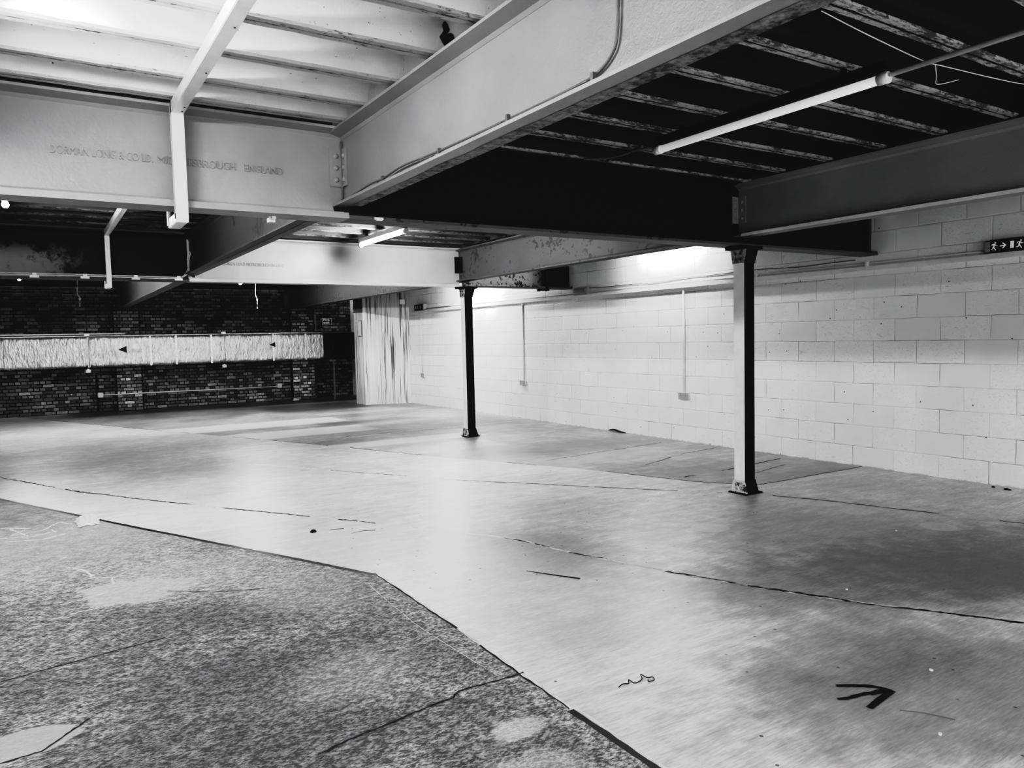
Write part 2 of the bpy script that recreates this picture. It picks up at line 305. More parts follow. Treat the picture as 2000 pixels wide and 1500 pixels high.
# ------------------------------------------------------------------ mesh helpers
class MB:
    def __init__(s): s.b = bmesh.new(); s.mi = 0
    def face(s, pts, mi=None):
        vs = [s.b.verts.new(p) for p in pts]; f = s.b.faces.new(vs); f.material_index = s.mi if mi is None else mi; return f
    def box(s, x0, x1, y0, y1, z0, z1, mi=None, bev=0.):
        v = [s.b.verts.new((x, y, z)) for x in (x0, x1) for y in (y0, y1) for z in (z0, z1)]
        fs = []
        for q in ((0, 1, 3, 2), (4, 6, 7, 5), (0, 4, 5, 1), (2, 3, 7, 6), (0, 2, 6, 4), (1, 5, 7, 3)):
            f = s.b.faces.new([v[i] for i in q]); f.material_index = s.mi if mi is None else mi; fs.append(f)
        if bev > 0:
            bmesh.ops.bevel(s.b, geom=list({e for f in fs for e in f.edges}), offset=bev, segments=2, affect='EDGES')
        return s
    def prism(s, prof, axis, a, b, mi=None):      # prof: closed 2D outline; axis 'X': (y,z), 'Y': (x,z), 'Z': (x,y)
        def P(p, c): return {'X': (c, p[0], p[1]), 'Y': (p[0], c, p[1]), 'Z': (p[0], p[1], c)}[axis]
        A = [s.b.verts.new(P(p, a)) for p in prof]; B = [s.b.verts.new(P(p, b)) for p in prof]; n = len(prof)
        fs = [s.b.faces.new(A), s.b.faces.new(B[::-1])]
        for i in range(n): fs.append(s.b.faces.new((A[i], A[(i+1) % n], B[(i+1) % n], B[i])))
        for f in fs: f.material_index = s.mi if mi is None else mi
        return s
    def tube(s, pts, r, seg=8, mi=None, cap=True):
        pts = [Vector(p) for p in pts]; rings = []
        for i, p in enumerate(pts):
            d = (pts[min(i+1, len(pts)-1)]-pts[max(i-1, 0)]).normalized()
            u = d.cross(Vector((0, 0, 1))); u = u if u.length > .05 else d.cross(Vector((1, 0, 0))); u.normalize(); w = d.cross(u)
            rr = r[i] if hasattr(r, '__len__') else r
            rings.append([s.b.verts.new(p+(u*math.cos(2*PI*k/seg)+w*math.sin(2*PI*k/seg))*rr) for k in range(seg)])
        for a, b in zip(rings, rings[1:]):
            for k in range(seg):
                f = s.b.faces.new((a[k], a[(k+1) % seg], b[(k+1) % seg], b[k])); f.smooth = True; f.material_index = s.mi if mi is None else mi
        if cap:
            for q in (rings[0], rings[-1][::-1]):
                f = s.b.faces.new(q); f.material_index = s.mi if mi is None else mi
        return s
    def dome(s, c, n, r, h=.6, mi=None):           # rivet head
        n = Vector(n).normalized(); c = Vector(c); u = n.cross(Vector((.3, .2, 1))).normalized(); w = n.cross(u)
        prev = None
        for j in range(4):
            a = j*PI/8; rr = r*math.cos(a); hh = r*h*math.sin(a)*1.08
            ring = [s.b.verts.new(c+n*hh+(u*math.cos(2*PI*k/10)+w*math.sin(2*PI*k/10))*rr) for k in range(10)]
            if prev:
                for k in range(10):
                    f = s.b.faces.new((prev[k], prev[(k+1) % 10], ring[(k+1) % 10], ring[k])); f.smooth = True; f.material_index = s.mi if mi is None else mi
            prev = ring
        f = s.b.faces.new(prev); f.smooth = True; f.material_index = s.mi if mi is None else mi
        return s
    def build(s, name, mats, parent=None, smooth=False, noclean=False):
        if not noclean: bmesh.ops.recalc_face_normals(s.b, faces=s.b.faces)
        me = bpy.data.meshes.new(name); s.b.to_mesh(me); s.b.free()
        for m in (mats if isinstance(mats, (list, tuple)) else [mats]): me.materials.append(M[m] if isinstance(m, str) else m)
        if smooth:
            for p in me.polygons: p.use_smooth = True
        o = bpy.data.objects.new(name, me); C.objects.link(o)
        if parent:
            o.parent = parent; o.matrix_parent_inverse = Matrix.Translation(-parent.location)
        return o
def tag(o, label, cat, group=None):
    o['label'] = label; o['category'] = cat; o['kind'] = 'thing'
    if group: o['group'] = group
    return o
def thing(name, loc, label, cat, group=None):
    o = bpy.data.objects.new(name, None); o.location = loc; o.empty_display_size = .1; C.objects.link(o); return tag(o, label, cat, group)
def struct(o): o['kind'] = 'structure'; return o
def text_mesh(s, size, mat, name, parent, origin, ux, uy, ext=.002, width=None, bold=0.):
    cu = bpy.data.curves.new('txt', 'FONT'); cu.body = s; cu.size = size; cu.extrude = ext; cu.offset = bold
    tmp = bpy.data.objects.new('txt', cu); C.objects.link(tmp)
    dg = bpy.context.evaluated_depsgraph_get(); me = bpy.data.meshes.new_from_object(tmp.evaluated_get(dg)); bpy.data.objects.remove(tmp)
    xs = [v.co.x for v in me.vertices]; k = (width/(max(xs)-min(xs))) if width else 1.; x0 = min(xs)
    ux = Vector(ux).normalized(); uy = Vector(uy).normalized(); n = ux.cross(uy); o0 = Vector(origin)
    for v in me.vertices: v.co = o0+ux*((v.co.x-x0)*k)+uy*v.co.y+n*v.co.z
    me.name = name; me.materials.clear(); me.materials.append(M[mat])
    o = bpy.data.objects.new(name, me); C.objects.link(o)
    if parent: o.parent = parent; o.matrix_parent_inverse = Matrix.Translation(-parent.location)
    return o

# ------------------------------------------------------------------ key dimensions (metres; +Y along the white wall, +X across to it)
XW = 7.63; G1Y = 4.745; G2Y = 10.09; B1X = 1.765; B2X = 5.555; B0X = -2.03
ZG0, ZG1 = 2.29, 2.865          # girder bottom / top
ZB0, ZB1 = 2.375, 2.85          # beam bottom / top
ZJ = 2.87                       # joist soffit
XL, YN, YB = -5.5, -3.0, 19.8

# ------------------------------------------------------------------ floor
mb = MB()
rise = [(1.745, YN), (1.745, 1.86), (1.745, 2.36), (1.785, 3.57), (1.785, 4.46), (.567, 7.04), (-.352, 9.05), (-4.9, 19.1)]
c3 = [(-.7, 20.6), (1.754, 14.69), (3.46, 10.78), (4.32, 8.49), (5.16, 6.71), (5.58, 5.39), (5.8, 5.04), (5.96, 4.84), (7.7, 4.80)]
mb.face([(x, y, 0) for x, y in rise]+[(XL, 19.1, 0), (XL, YN, 0)], 1)
mb.face([(x, y, 0) for x, y in c3]+[(7.7, 20.6, 0)], 2)
mb.face([(x, y, 0) for x, y in rise]+[(XL, 19.1, 0), (XL, 20.6, 0)]+[(x, y, 0) for x, y in c3]+[(7.7, YN, 0)], 0)
def ribbon(pts, w, mi, z=.0012, jit=.012, gaps=0., step=.05, wj=.5, seed=0, bot=0.):
    r = random.Random(seed+int(pts[0][0]*100)); pp = []
    for (a, b) in zip(pts, pts[1:]):
        a, b = Vector(a), Vector(b); n = max(1, int((b-a).length/step))
        pp += [a.lerp(b, i/n) for i in range(n)]
    pp.append(Vector(pts[-1])); L = len(pp); rows = []
    for i, p in enumerate(pp):
        d = (pp[min(i+1, L-1)]-pp[max(i-1, 0)]).normalized(); n = Vector((-d.y, d.x))
        k = mn.noise(Vector((p.x*2.3, p.y*2.3, seed)))*jit*2+r.uniform(-jit, jit)*.5
        ww = w*(1+r.uniform(-wj, wj)); q = p+n*k
        rows.append((q-n*ww/2, q+n*ww/2, mn.noise(Vector((p.x*1.7, p.y*1.7, seed+5)))))
    for a, b in zip(rows, rows[1:]):
        if gaps and a[2] > .5-gaps*.8: continue
        if (b[1]-a[0]).length < 1e-5: continue
        mb.face([(a[0].x, a[0].y, z), (b[0].x, b[0].y, z), (b[1].x, b[1].y, z), (a[1].x, a[1].y, z)], mi)
k1 = [(-1.6, 13.4), (-.397, 10.58), (.315, 9.0), (.916, 7.95), (1.617, 6.85), (2.22, 5.906), (2.605, 5.25), (2.95, 4.66), (3.07, 4.18), (3.315, 3.424), (3.527, 2.878), (3.79, 2.337), (4.154, 1.737), (4.6, 1.0)]
ribbon(k1, .022, 4, .0008, .010, .15, seed=1); ribbon(k1, .014, 3, .0014, .014, .50, step=.03, wj=.8, seed=2)
ribbon(k1[1:6], .016, 3, .0015, .014, .30, seed=8); ribbon(k1[9:], .018, 3, .0016, .014, .50, step=.03, wj=.8, seed=9)
k2 = [(-.9, 15.2), (-.509, 14.32), (1.326, 11.25), (2.69, 8.79), (3.77, 6.95), (4.763, 5.62), (5.40, 4.82)]
ribbon(k2, .030, 4, .0008, .010, .3, seed=3); ribbon(k2[3:], .016, 3, .0014, .010, .45, seed=4)
ribbon([(5.66, 4.45), (5.951, 3.675), (6.298, 2.647), (6.7, 1.6)], .018, 3, .0014, .014, .6, seed=6)
ribbon(c3[:8], .016, 3, .0011, .008, .6, seed=5)
ribbon([(5.96, 4.84), (7.6, 4.80)], .012, 3, .0013, .008, .1, seed=11)
ribbon([(6.43, 5.28), (7.3, 5.44)], .010, 3, .0013, .008, .4, seed=12); ribbon([(5.69, 5.59), (6.48, 5.61), (7.4, 5.7)], .022, 3, .0013, .018, .25, seed=13)
ribbon([(5.2, 7.4), (6.2, 7.5), (7.3, 7.6)], .012, 3, .0013, .012, .3, seed=14); ribbon([(4.35, 8.6), (5.3, 9.2), (6.9, 9.3)], .010, 4, .0013, .01, .3, seed=15)
ribbon([(1.95, 14.0), (3.5, 13.9), (5.2, 14.1), (7.2, 14.0)], .03, 4, .0013, .01, .3, seed=16); ribbon([(3.4, 11.1), (5.2, 11.3), (7.2, 11.3)], .02, 4, .0013, .01, .2, seed=17)
ribbon([(3.4, 10.8), (4.2, 11.4), (5.9, 11.2)], .012, 3, .0013, .01, .3, seed=18); ribbon([(5.9, 6.4), (6.8, 6.7), (7.5, 6.8)], .012, 3, .0013, .02, .4, seed=19)
# joint along the edge of the old screed
ribbon([(1.785, 4.46), (.567, 7.04), (-.352, 9.05), (-4.9, 19.1)], .035, 5, .0012, .002, 0, wj=.15, seed=20)
ribbon([(1.815, 4.47), (.60, 7.05), (-.32, 9.06)], .012, 4, .0014, .002, .2, wj=.3, seed=21)
ribbon([(1.785, 4.46), (1.785, 3.57), (1.745, 2.36)], .010, 3, .0014, .006, .1, seed=22); ribbon([(1.80, 4.47), (1.80, 3.57), (1.76, 2.36)], .012, 4, .0012, .003, .1, seed=23)
ribbon([(1.775, 2.35), (1.77, 1.86), (1.77, .5)], .012, 4, .0014, .003, .1, seed=44); ribbon([(1.748, 2.35), (1.745, 1.86), (1.745, .5)], .030, 5, .0012, .003, 0, wj=.15, seed=24)
ribbon([(1.781, 2.734), (1.607, 2.736), (1.459, 2.743), (1.411, 2.71), (1.2, 2.697), (.972, 2.667), (.80, 2.62)], .010, 3, .0013, .008, 0, step=.02, seed=25)
ribbon([(1.2, 4.6), (.85, 4.75), (.62, 4.95)], .006, 3, .0013, .006, .2, step=.02, seed=26)
ribbon([(1.679, 4.33), (1.627, 3.57), (1.642, 3.29), (1.67, 2.75)], .003, 4, .0012, .004, .2, seed=27)
ribbon([(-.2, 4.05), (.2, 4.1), (.5, 4.15)], .008, 3, .0012, .008, .2, seed=28); ribbon([(-.3, 3.22), (-.05, 3.24), (.12, 3.42)], .010, 3, .0013, .006, .1, step=.02, seed=29)
# chalky scribbles at the left
for k, pts in enumerate([[(-.30, 7.55), (-.1, 7.4), (-.22, 7.2), (.0, 7.25), (.12, 7.5), (.2, 7.35)], [(-.3, 7.15), (-.1, 7.05), (.1, 7.15)], [(-.25, 7.0), (.0, 6.9), (.15, 7.0)], [(-.22, 7.5), (-.12, 7.1)], [(.0, 7.5), (.08, 7.1)],
                         [(.12, 5.9), (.22, 5.7), (.24, 5.55), (.36, 5.45), (.36, 5.3)], [(.06, 5.05), (.2, 5.1), (.32, 5.15)], [(.1, 4.85), (.25, 4.87)]]):
    ribbon(pts, .014, 6, .0013, .012, .12, step=.02, seed=40+k)
for k in range(0):                                   # hairline scuffs
    r = random.Random(100+k); x = r.uniform(2.0, 5.2); y = r.uniform(1.4, 5.5); a = -.55+r.gauss(0, .25); L = r.uniform(.05, .3)
    ribbon([(x, y), (x+math.cos(a)*L, y+math.sin(a)*L)], .0025, r.choice((3, 4)), .0013, .003, 0, seed=k)
fl = struct(mb.build('floor', ['floor_smooth', 'floor_rough', 'floor_far', 'crack', 'crack_pale', 'joint', 'scribble'], noclean=True))
for p in fl.data.polygons:
    if p.normal.z < 0: p.flip()

# ------------------------------------------------------------------ walls
mb = MB(); mb.box(XW, XW+.2, YN, YB+.8, 0, 3.2); struct(mb.build('wall_right', 'block'))
mb = MB(); mb.box(XL, 6.32, YB, YB+.25, 0, 3.2); mb.box(6.32, XW, YB+.55, YB+.8, 0, 3.2); mb.box(6.32, 6.45, YB+.1, YB+.6, 0, 3.2); struct(mb.build('wall_back', 'brick'))
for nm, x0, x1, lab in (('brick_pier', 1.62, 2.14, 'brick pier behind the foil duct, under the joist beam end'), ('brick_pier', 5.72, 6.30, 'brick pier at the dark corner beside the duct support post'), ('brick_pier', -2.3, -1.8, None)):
    mb = MB(); mb.box(x0+.004, x1, YB-.2, YB, 0, 2.75, 0); mb.box(x0, x0+.004, YB-.198, YB, 0, 2.75, 1); mb.box(x1, x1+.05, YB-.012, YB, 0, 2.75, 1); o = mb.build(nm, ['brick_pier', 'black'])  # black slips paint the unlit left cheek and the shadow line at right
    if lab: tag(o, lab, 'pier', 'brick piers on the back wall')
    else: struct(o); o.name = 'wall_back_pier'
mb = MB(); mb.box(XL-.2, XL, YN, YB+.8, 0, 3.2); struct(mb.build('wall_left', 'ceil_grey'))

# ------------------------------------------------------------------ ceiling bays: shallow concrete arches between joists
def bay(name, x0, x1, ys, mat, rise_=.13):
    mb = MB(); N = 12; ztop = 3.1
    for ya, yb in zip(ys, ys[1:]):
        a, b = ya+.035, yb-.035; zs = ZJ+.012
        prof = [(a+(b-a)*.5*(1-math.cos(PI*i/N)), zs+rise_*math.sin(PI*i/N)**.8) for i in range(N+1)]
        rows = [[mb.b.verts.new((x, y, z)) for y, z in prof] for x in (x0, x1)]
        for i in range(N):
            f = mb.b.faces.new((rows[0][i], rows[1][i], rows[1][i+1], rows[0][i+1])); f.smooth = True
        for x in (x0, x1): mb.face([(x, y, z) for y, z in prof])
        mb.face([(x0, ya-.035, zs), (x1, ya-.035, zs), (x1, a, zs), (x0, a, zs)])
    mb.box(x0, x1, ys[0], ys[-1], ZJ+.17, ztop)
    return struct(mb.build(name, mat, noclean=True))
PJ = .447
yA = [4.665-PJ*k for k in range(18)][::-1]
yA1 = yA[:-1]+[4.565]
yB = [5.12+PJ*k for k in range(11)]+[10.0]
yC = [10.18+PJ*k for k in range(22)]
bay('ceiling', XL, B1X-.045, yA1, 'ceil_white'); bay('ceiling', B1X+.045, B2X-.05, yA, 'ceil_black'); bay('ceiling', B2X+.05, XW, yA, 'ceil_black')
bay('ceiling', XL, B1X-.045, [4.85]+yB, 'ceil_grey'); bay('ceiling', B1X+.045, B2X-.05, [4.85]+yB, 'ceil_grey'); bay('ceiling', B2X+.05, XW, [4.85]+yB, 'ceil_grey')
bay('ceiling', XL, XW, yC, 'ceil_black')
ORD = ['first', 'second', 'third', 'fourth', 'fifth', 'sixth', 'seventh', 'eighth', 'ninth', 'tenth', 'eleventh']
def joist(x0, x1, y, mats, label, group, w=.04):
    mb = MB(); ZT = ZJ+.016; n = max(2, int((x1-x0)/.035)); r = random.Random(int(y*1000+x0*10)); mesh = []
    rows = []
    for i in range(n+1):
        x = x0+(x1-x0)*i/n; e1 = w+mn.noise(Vector((x*9, y, 0)))*.006; e2 = w+mn.noise(Vector((x*9, y, 7)))*.006; g = .007+mn.noise(Vector((x*12, y, 3)))*.004
        z = ZJ+mn.noise(Vector((x*8, y, 9)))*.002
        rows.append([mb.b.verts.new(p) for p in ((x, y-e1, ZT), (x, y-e1, z), (x, y-g, z), (x, y+g, z), (x, y+e2, z), (x, y+e2, ZT))])
    for a, b in zip(rows, rows[1:]):
        for k in range(5):
            f = mb.b.faces.new((a[k], b[k], b[k+1], a[k+1])); f.material_index = 1 if k == 2 else 0
        f = mb.b.faces.new((a[5], b[5], b[0], a[0]))
    mb.b.faces.new(rows[0]); mb.b.faces.new(rows[-1][::-1])
    tag(mb.build('ceiling_joist', mats), label, 'joist', group)
for k in range(7):
    y = 4.665-PJ*k
    if k < 6: joist(XL+2, B1X-.05, 4.565 if k == 0 else y, ['joist_white', 'groove_white'], 'flaking white joist flange left of the big white beam, %s from the lettered girder' % ORD[k], 'white joists of the near left ceiling')
for k in range(8):
    y = 4.665-PJ*k
    joist(B1X+.055, B2X-.06, y, ['joist_bare', 'groove'], 'bare grooved joist flange in the black ceiling, %s from the black girder' % ORD[k], 'joists of the black ceiling')
far = [y for y in yB if 7.7 < y < 9.9][::-1]
for k, y in enumerate(far):
    joist(XL+2, B1X-.06, y, ['joist_grey', 'groove'], 'grey joist flange in the far left ceiling, %s from the dark patchy girder' % ORD[k], 'joists of the far left ceiling')
    joist(B1X+.06, B2X-.06, y, ['joist_grey', 'groove'], 'grey joist flange over the short lit tube, %s from the far white girder' % ORD[k], 'joists over the lit tube')

# ------------------------------------------------------------------ rolled steel sections
def ibeam(mb, axis, a, b, c, z0, z1, hw, tf=.022, tw=.012, mi=0, fi=None, ti=None):
    fi = mi if fi is None else fi; r = .02
    def prof(lst): return [(c+u, z) for u, z in lst]
    mb.prism(prof([(-hw, z0), (hw, z0), (hw, z0+tf*.7), (tw, z0+tf), (-tw, z0+tf), (-hw, z0+tf*.7)]), axis, a, b, fi)
    mb.prism(prof([(-tw/2-.004, z0+tf-.002), (tw/2+.004, z0+tf-.002), (tw/2, z0+tf+r), (tw/2, z1-tf-r), (tw/2+.004, z1-tf+.002), (-tw/2-.004, z1-tf+.002), (-tw/2, z1-tf-r), (-tw/2, z0+tf+r)]), axis, a, b, mi)
    hw2 = max(hw, .092); z2 = z1-tf-.028
    mb.prism(prof([(-hw2, z1), (hw2, z1), (hw2, z1-tf*.7), (.02, z1-tf-.01), (tw/2+.002, z2), (-tw/2-.002, z2), (-.02, z1-tf-.01), (-hw2, z1-tf*.7)]), axis, a, b, mi if ti is None else ti)
def girder(x0, x1, y, mats, label, group=None, loc=None):
    t = thing('steel_girder', (x0, y, ZG0), label, 'girder', group)
    mb = MB(); ibeam(mb, 'X', x0, x1, y, ZG0+.022, ZG1, .095, mi=0); mb.build('web', mats[0], t)
    mb = MB(); mb.prism([(y-.1, ZG0), (y+.1, ZG0), (y+.1, ZG0+.022), (y-.1, ZG0+.022)], 'X', x0, x1); mb.build('bottom_plate', mats[1], t)
    return t
def beam(x, y0, y1, mats, label, hw=.076):
    t = thing('steel_beam', (x, y0, ZB0), label, 'beam', 'beams running along the room')
    mb = MB(); ibeam(mb, 'Y', y0, y1, x, ZB0+.0, ZB1, hw, mi=0); mb.build('web', mats[0], t)
    n = 80; mb = MB(); rows = []
    for i in range(n+1):
        yy = y0+(y1-y0)*i/n; e = mn.noise(Vector((yy*4, x, 0)))*.012+mn.noise(Vector((yy*17, x, 0)))*.007
        rows.append([mb.b.verts.new(p) for p in ((x+hw*.02+e, yy, ZB0-.003), (x+hw+.001, yy, ZB0-.003))])
    for a, b in zip(rows, rows[1:]): mb.b.faces.new((a[0], b[0], b[1], a[1]))
    if mats[1]: mb.build('underside', mats[1], t)
    if y0 < 0 and x < 3:
        mb = MB(); mb.box(x-hw-.0015, x+hw*.08, y0, y1, ZB0-.0015, ZB0+.013); mb.build('flange_edge', 'white_steel', t)
    return t
gA = girder(XL+1, B1X-.006, G1Y, ('white_steel', 'white_steel'), 'white girder with raised DORMAN LONG lettering, crossing behind the white boxed trunking')
gB = girder(B1X-.006, XW, G1Y, ('black_steel', 'grey_steel'), 'black girder carried on the near column, running to the white block wall')
gC = girder(XL+1, B1X-.08, G2Y, ('patchy_dark', 'dark_steel'), 'black girder with pale worn patch and a cable clipped along its foot')
gD = girder(B1X-.08, B2X-.02, G2Y, ('bright_steel', 'bright_steel'), 'far white girder with lamp glare, ending over the far column')
gE = girder(B2X+.03, XW, G2Y, ('flaking', 'grey_steel'), 'flaking white and rust girder between the far column and block wall')
beam(B1X, YN, G1Y-.012, ('beam_white', 'blotched'), 'large white beam with flaking underside and a cable clipped along it')
b2 = beam(B2X, YN, G1Y-.012, ('mid_dark', None), 'dark grey beam with a bright lower flange, meeting the near column')
mb = MB(); mb.box(B2X-.077, B2X-.02, YN, G1Y-.2, ZB0+.0235, ZB0+.026); mb.box(B2X-.0785, B2X-.0765, YN, G1Y-.1, ZB0-.001, ZB0+.024); mb.build('bottom_flange', 'white_trunk', b2)
beam(B1X-.05, G1Y+.012, G2Y-.012, ('dark_steel', 'grey_steel'), 'dark beam beyond the lettered girder, running from its foot to the far girder')
beam(B2X, G1Y+.012, G2Y-.012, ('grey_steel', 'dark_steel'), 'worn grey beam joining the black girder to the far column')
beam(B1X, G2Y+.012, YB, ('grey_steel', 'grey_steel'), 'farthest dark beam ending on the brick pier above the duct')
beam(B2X+.08, G2Y+.012, YB, ('grey_steel', 'dark_steel'), 'farthest grey beam passing over the stained boarding')
mb = MB(); mb.box(XL+1, B1X-.1, G1Y-.085, G1Y+.08, ZG1+.0005, 3.09); mb.build('slot_shade', 'black', gA)  # black block standing in for the shade in the slot above the girder
# lettering rolled into the webs (hidden where the trunking crosses it)
M['rolled'] = M['white_steel']
text_mesh('DORMAN LONG & CO LD.', .062, 'rolled', 'raised_lettering', gA, (.135, G1Y-.0065, 2.545), (1, 0, 0), (0, 0, 1), .007, .50)
text_mesh('MIDDLESBROUGH', .062, 'rolled', 'raised_lettering', gA, (.66, G1Y-.0065, 2.545), (1, 0, 0), (0, 0, 1), .007, .43)
text_mesh('ENGLAND', .062, 'rolled', 'raised_lettering', gA, (1.14, G1Y-.0065, 2.545), (1, 0, 0), (0, 0, 1), .007, .23)
text_mesh('DORMAN LONG & CO LD. MIDDLESBROUGH ENGLAND', .062, 'rolled', 'raised_lettering', gD, (1.95, G2Y-.0065, 2.51), (1, 0, 0), (0, 0, 1), .003, .93)
text_mesh('DORMAN LONG & CO LD. MIDDLESBROUGH ENGLAND', .062, 'rivet_dark', 'raised_lettering', gE, (5.75, G2Y-.0065, 2.53), (1, 0, 0), (0, 0, 1), .003, .9)
# jagged paint edge at the black girder
mb = MB(); r = random.Random(3)
pts = [(B1X-.07, ZG0+.025), (B1X+.05, ZG0+.025), (B1X+.05, ZB0), (B1X-.075, ZB0)]
for k in range(9): pts.append((B1X-.075+r.uniform(-.012, .012)-(.012 if k > 6 else 0), ZB0-(k+.5)*(ZB0-ZG0-.03)/9))
mb.prism(pts, 'X' if 0 else 'Y', G1Y-.0075, G1Y-.0065); mb.build('paint_edge', 'black', gB)
mb = MB(); pts = [(B1X-.085, ZG0+.025), (B1X+.0, ZG0+.025), (B1X+.0, ZB0), (B1X-.085, ZB0)]
for k in range(8): pts.append((B1X-.04+r.uniform(-.02, .02), ZB0-(k+.5)*(ZB0-ZG0-.03)/8))
mb.prism(pts, 'Y', G2Y-.0075, G2Y-.0065); mb.build('paint_edge', 'black', gC)

# riveted angle cleats where the beams frame in
def cleat(x, label, mat, y=G1Y):
    t = thing('angle_cleat', (x, y-.02, 2.5), label, 'bracket', 'riveted cleats at beam ends')
    mb = MB(); mb.box(x-.095, x-.006, y-.018, y-.006, 2.50, 2.745, bev=.003); mb.box(x-.018, x-.006, y-.10, y-.006, 2.50, 2.745, bev=.003); mb.build('angle_plate', mat, t)
    for k in range(3):
        mb = MB(); mb.dome((x-.052, y-.018, 2.545+k*.075), (0, -1, 0), .017); mb.build('rivet', mat, t)
        mb = MB(); mb.dome((x-.018, y-.058, 2.545+k*.075), (-1, 0, 0), .017); mb.build('rivet', mat, t)
cleat(B1X, 'white riveted angle bracket where the big white beam meets the lettered girder', 'white_steel')
cleat(B2X, 'dark riveted angle bracket above the near column', 'mid_dark')
cleat(B2X, 'black riveted bracket at the dark end of the far white girder', 'black_steel', G2Y)
mb = MB(); mb.box(XW-.09, XW-.0, G1Y-.022, G1Y-.008, ZG0+.02, ZG1-.03); mb.box(XW-.095, XW-.085, G1Y-.05, G1Y-.008, ZG0+.03, ZG1-.05)
tag(mb.build('end_plate', 'dark_steel'), 'dark end plate of the black girder against the block wall', 'plate')

# ------------------------------------------------------------------ columns
def column(x, y, label):
    t = thing('steel_column', (x, y, 0), label, 'column', 'riveted steel columns')
    hx, hy, tf, tw = .068, .062, .014, .012; zt = ZG0-.03
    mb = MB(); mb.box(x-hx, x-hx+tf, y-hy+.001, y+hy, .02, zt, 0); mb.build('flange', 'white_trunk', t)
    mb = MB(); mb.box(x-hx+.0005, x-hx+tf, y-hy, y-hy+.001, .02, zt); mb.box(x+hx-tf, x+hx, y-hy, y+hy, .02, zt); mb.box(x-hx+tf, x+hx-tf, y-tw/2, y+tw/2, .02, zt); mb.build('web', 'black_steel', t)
    # gusset plates on the -X and +X faces, flared, top and bottom
    for sx in (-1, 1):
        for (z0, z1, w0, w1, nm) in ((.012, .125, .094, .064, 'base_gusset'), (zt-.125, zt, .064, .086, 'cap_gusset')):
            xx = x+sx*(hx+.005); mb = MB()
            o0, o1 = ((.05, .008) if nm == 'base_gusset' else (.008, .035))
            def xo(z): return xx+sx*(o0+(o1-o0)*(z-z0)/(z1-z0))*0
            mb.prism([(y-w0, z0), (y+w0, z0), (y+w1, z1), (y-w1, z1)], 'X', xx-.006, xx+.006)
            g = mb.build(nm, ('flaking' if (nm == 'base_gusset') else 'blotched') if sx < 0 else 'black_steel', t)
            if sx < 0:
                for dy in (-.028, .028):
                    for zz in ((.045, .098) if nm == 'base_gusset' else (zt-.092, zt-.038)):
                        mb = MB(); mb.dome((xx-.006, y+dy, zz), (-1, 0, 0), .0135); mb.build('rivet', 'rivet_dark' if nm == 'cap_gusset' else 'white_steel', g)
    # flared side cheeks seen from the dark side
    for (z0, z1, a0, a1, nm) in ((.012, .125, .115, .07, 'base_cheek'), (zt-.125, zt, .07, .115, 'cap_cheek')):
        for sy in (-1, 1):
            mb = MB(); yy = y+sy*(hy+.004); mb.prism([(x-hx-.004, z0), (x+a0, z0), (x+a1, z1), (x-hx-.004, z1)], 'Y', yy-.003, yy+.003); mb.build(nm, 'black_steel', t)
    mb = MB(); mb.box(x-.105, x+.125, y-.105, y+.105, 0., .012); mb.build('base_plate', 'black_steel', t)
    mb = MB(); mb.box(x-.13, x+.13, y-.11, y+.11, zt, zt+.012); mb.box(x-.15, x+.15, y-.09, y+.09, zt+.012, ZG0); mb.build('cap_plate', 'black_steel', t)
    return t
c_near = column(5.565, 4.69, 'near steel column, white on one face and black on the other, under the black girder')
mb = MB(); mb.dome((5.64, 4.66, .52), (1, -.4, 0), .018, 1.2); mb.build('bolt', 'black_steel', c_near)
column(5.615, 10.02, 'far steel column with rusty foot under the end of the far white girder')

# ------------------------------------------------------------------ boxed trunking that hops over the girders
def hopper(x, gy, y0, label, w=.033):
    t = thing('cable_trunking', (x, gy, 2.2), label, 'trunking', 'white boxed trunking')
    mb = MB(); mb.box(x-w, x+w, y0, gy-.125, 2.795, 2.862, bev=.003)
    mb.box(x-w, x+w, gy-.165, gy-.105, 2.79, 2.862, bev=.003); mb.build('ceiling_run', 'white_trunk', t)
    mb = MB(); mb.box(x-w, x+w, gy-.165, gy-.108, 2.21, 2.792, bev=.003); mb.build('drop', 'white_trunk', t)
    mb = MB(); mb.box(x-w, x+w, gy-.160, gy+.13, 2.195, 2.25, bev=.003); mb.box(x-w-.006, x-w+.01, gy+.10, gy+.13, 2.21, 2.30); mb.build('return_elbow', 'white_trunk', t)
    for (yy, zz) in ((gy-.3, 2.794), (gy-.9, 2.794), (gy-1.5, 2.794), (gy-.22, 2.794)):
        mb = MB(); mb.dome((x+.015, yy, zz), (0, 0, -1), .005); mb.build('screw', 'rivet_dark', t)
hopper(.752, G1Y, -1.0, 'white boxed trunking stepping down over the lettered girder')
hopper(.80, G2Y, 5.0, 'smaller far boxed trunking stepping down over the dark patchy girder', .026)

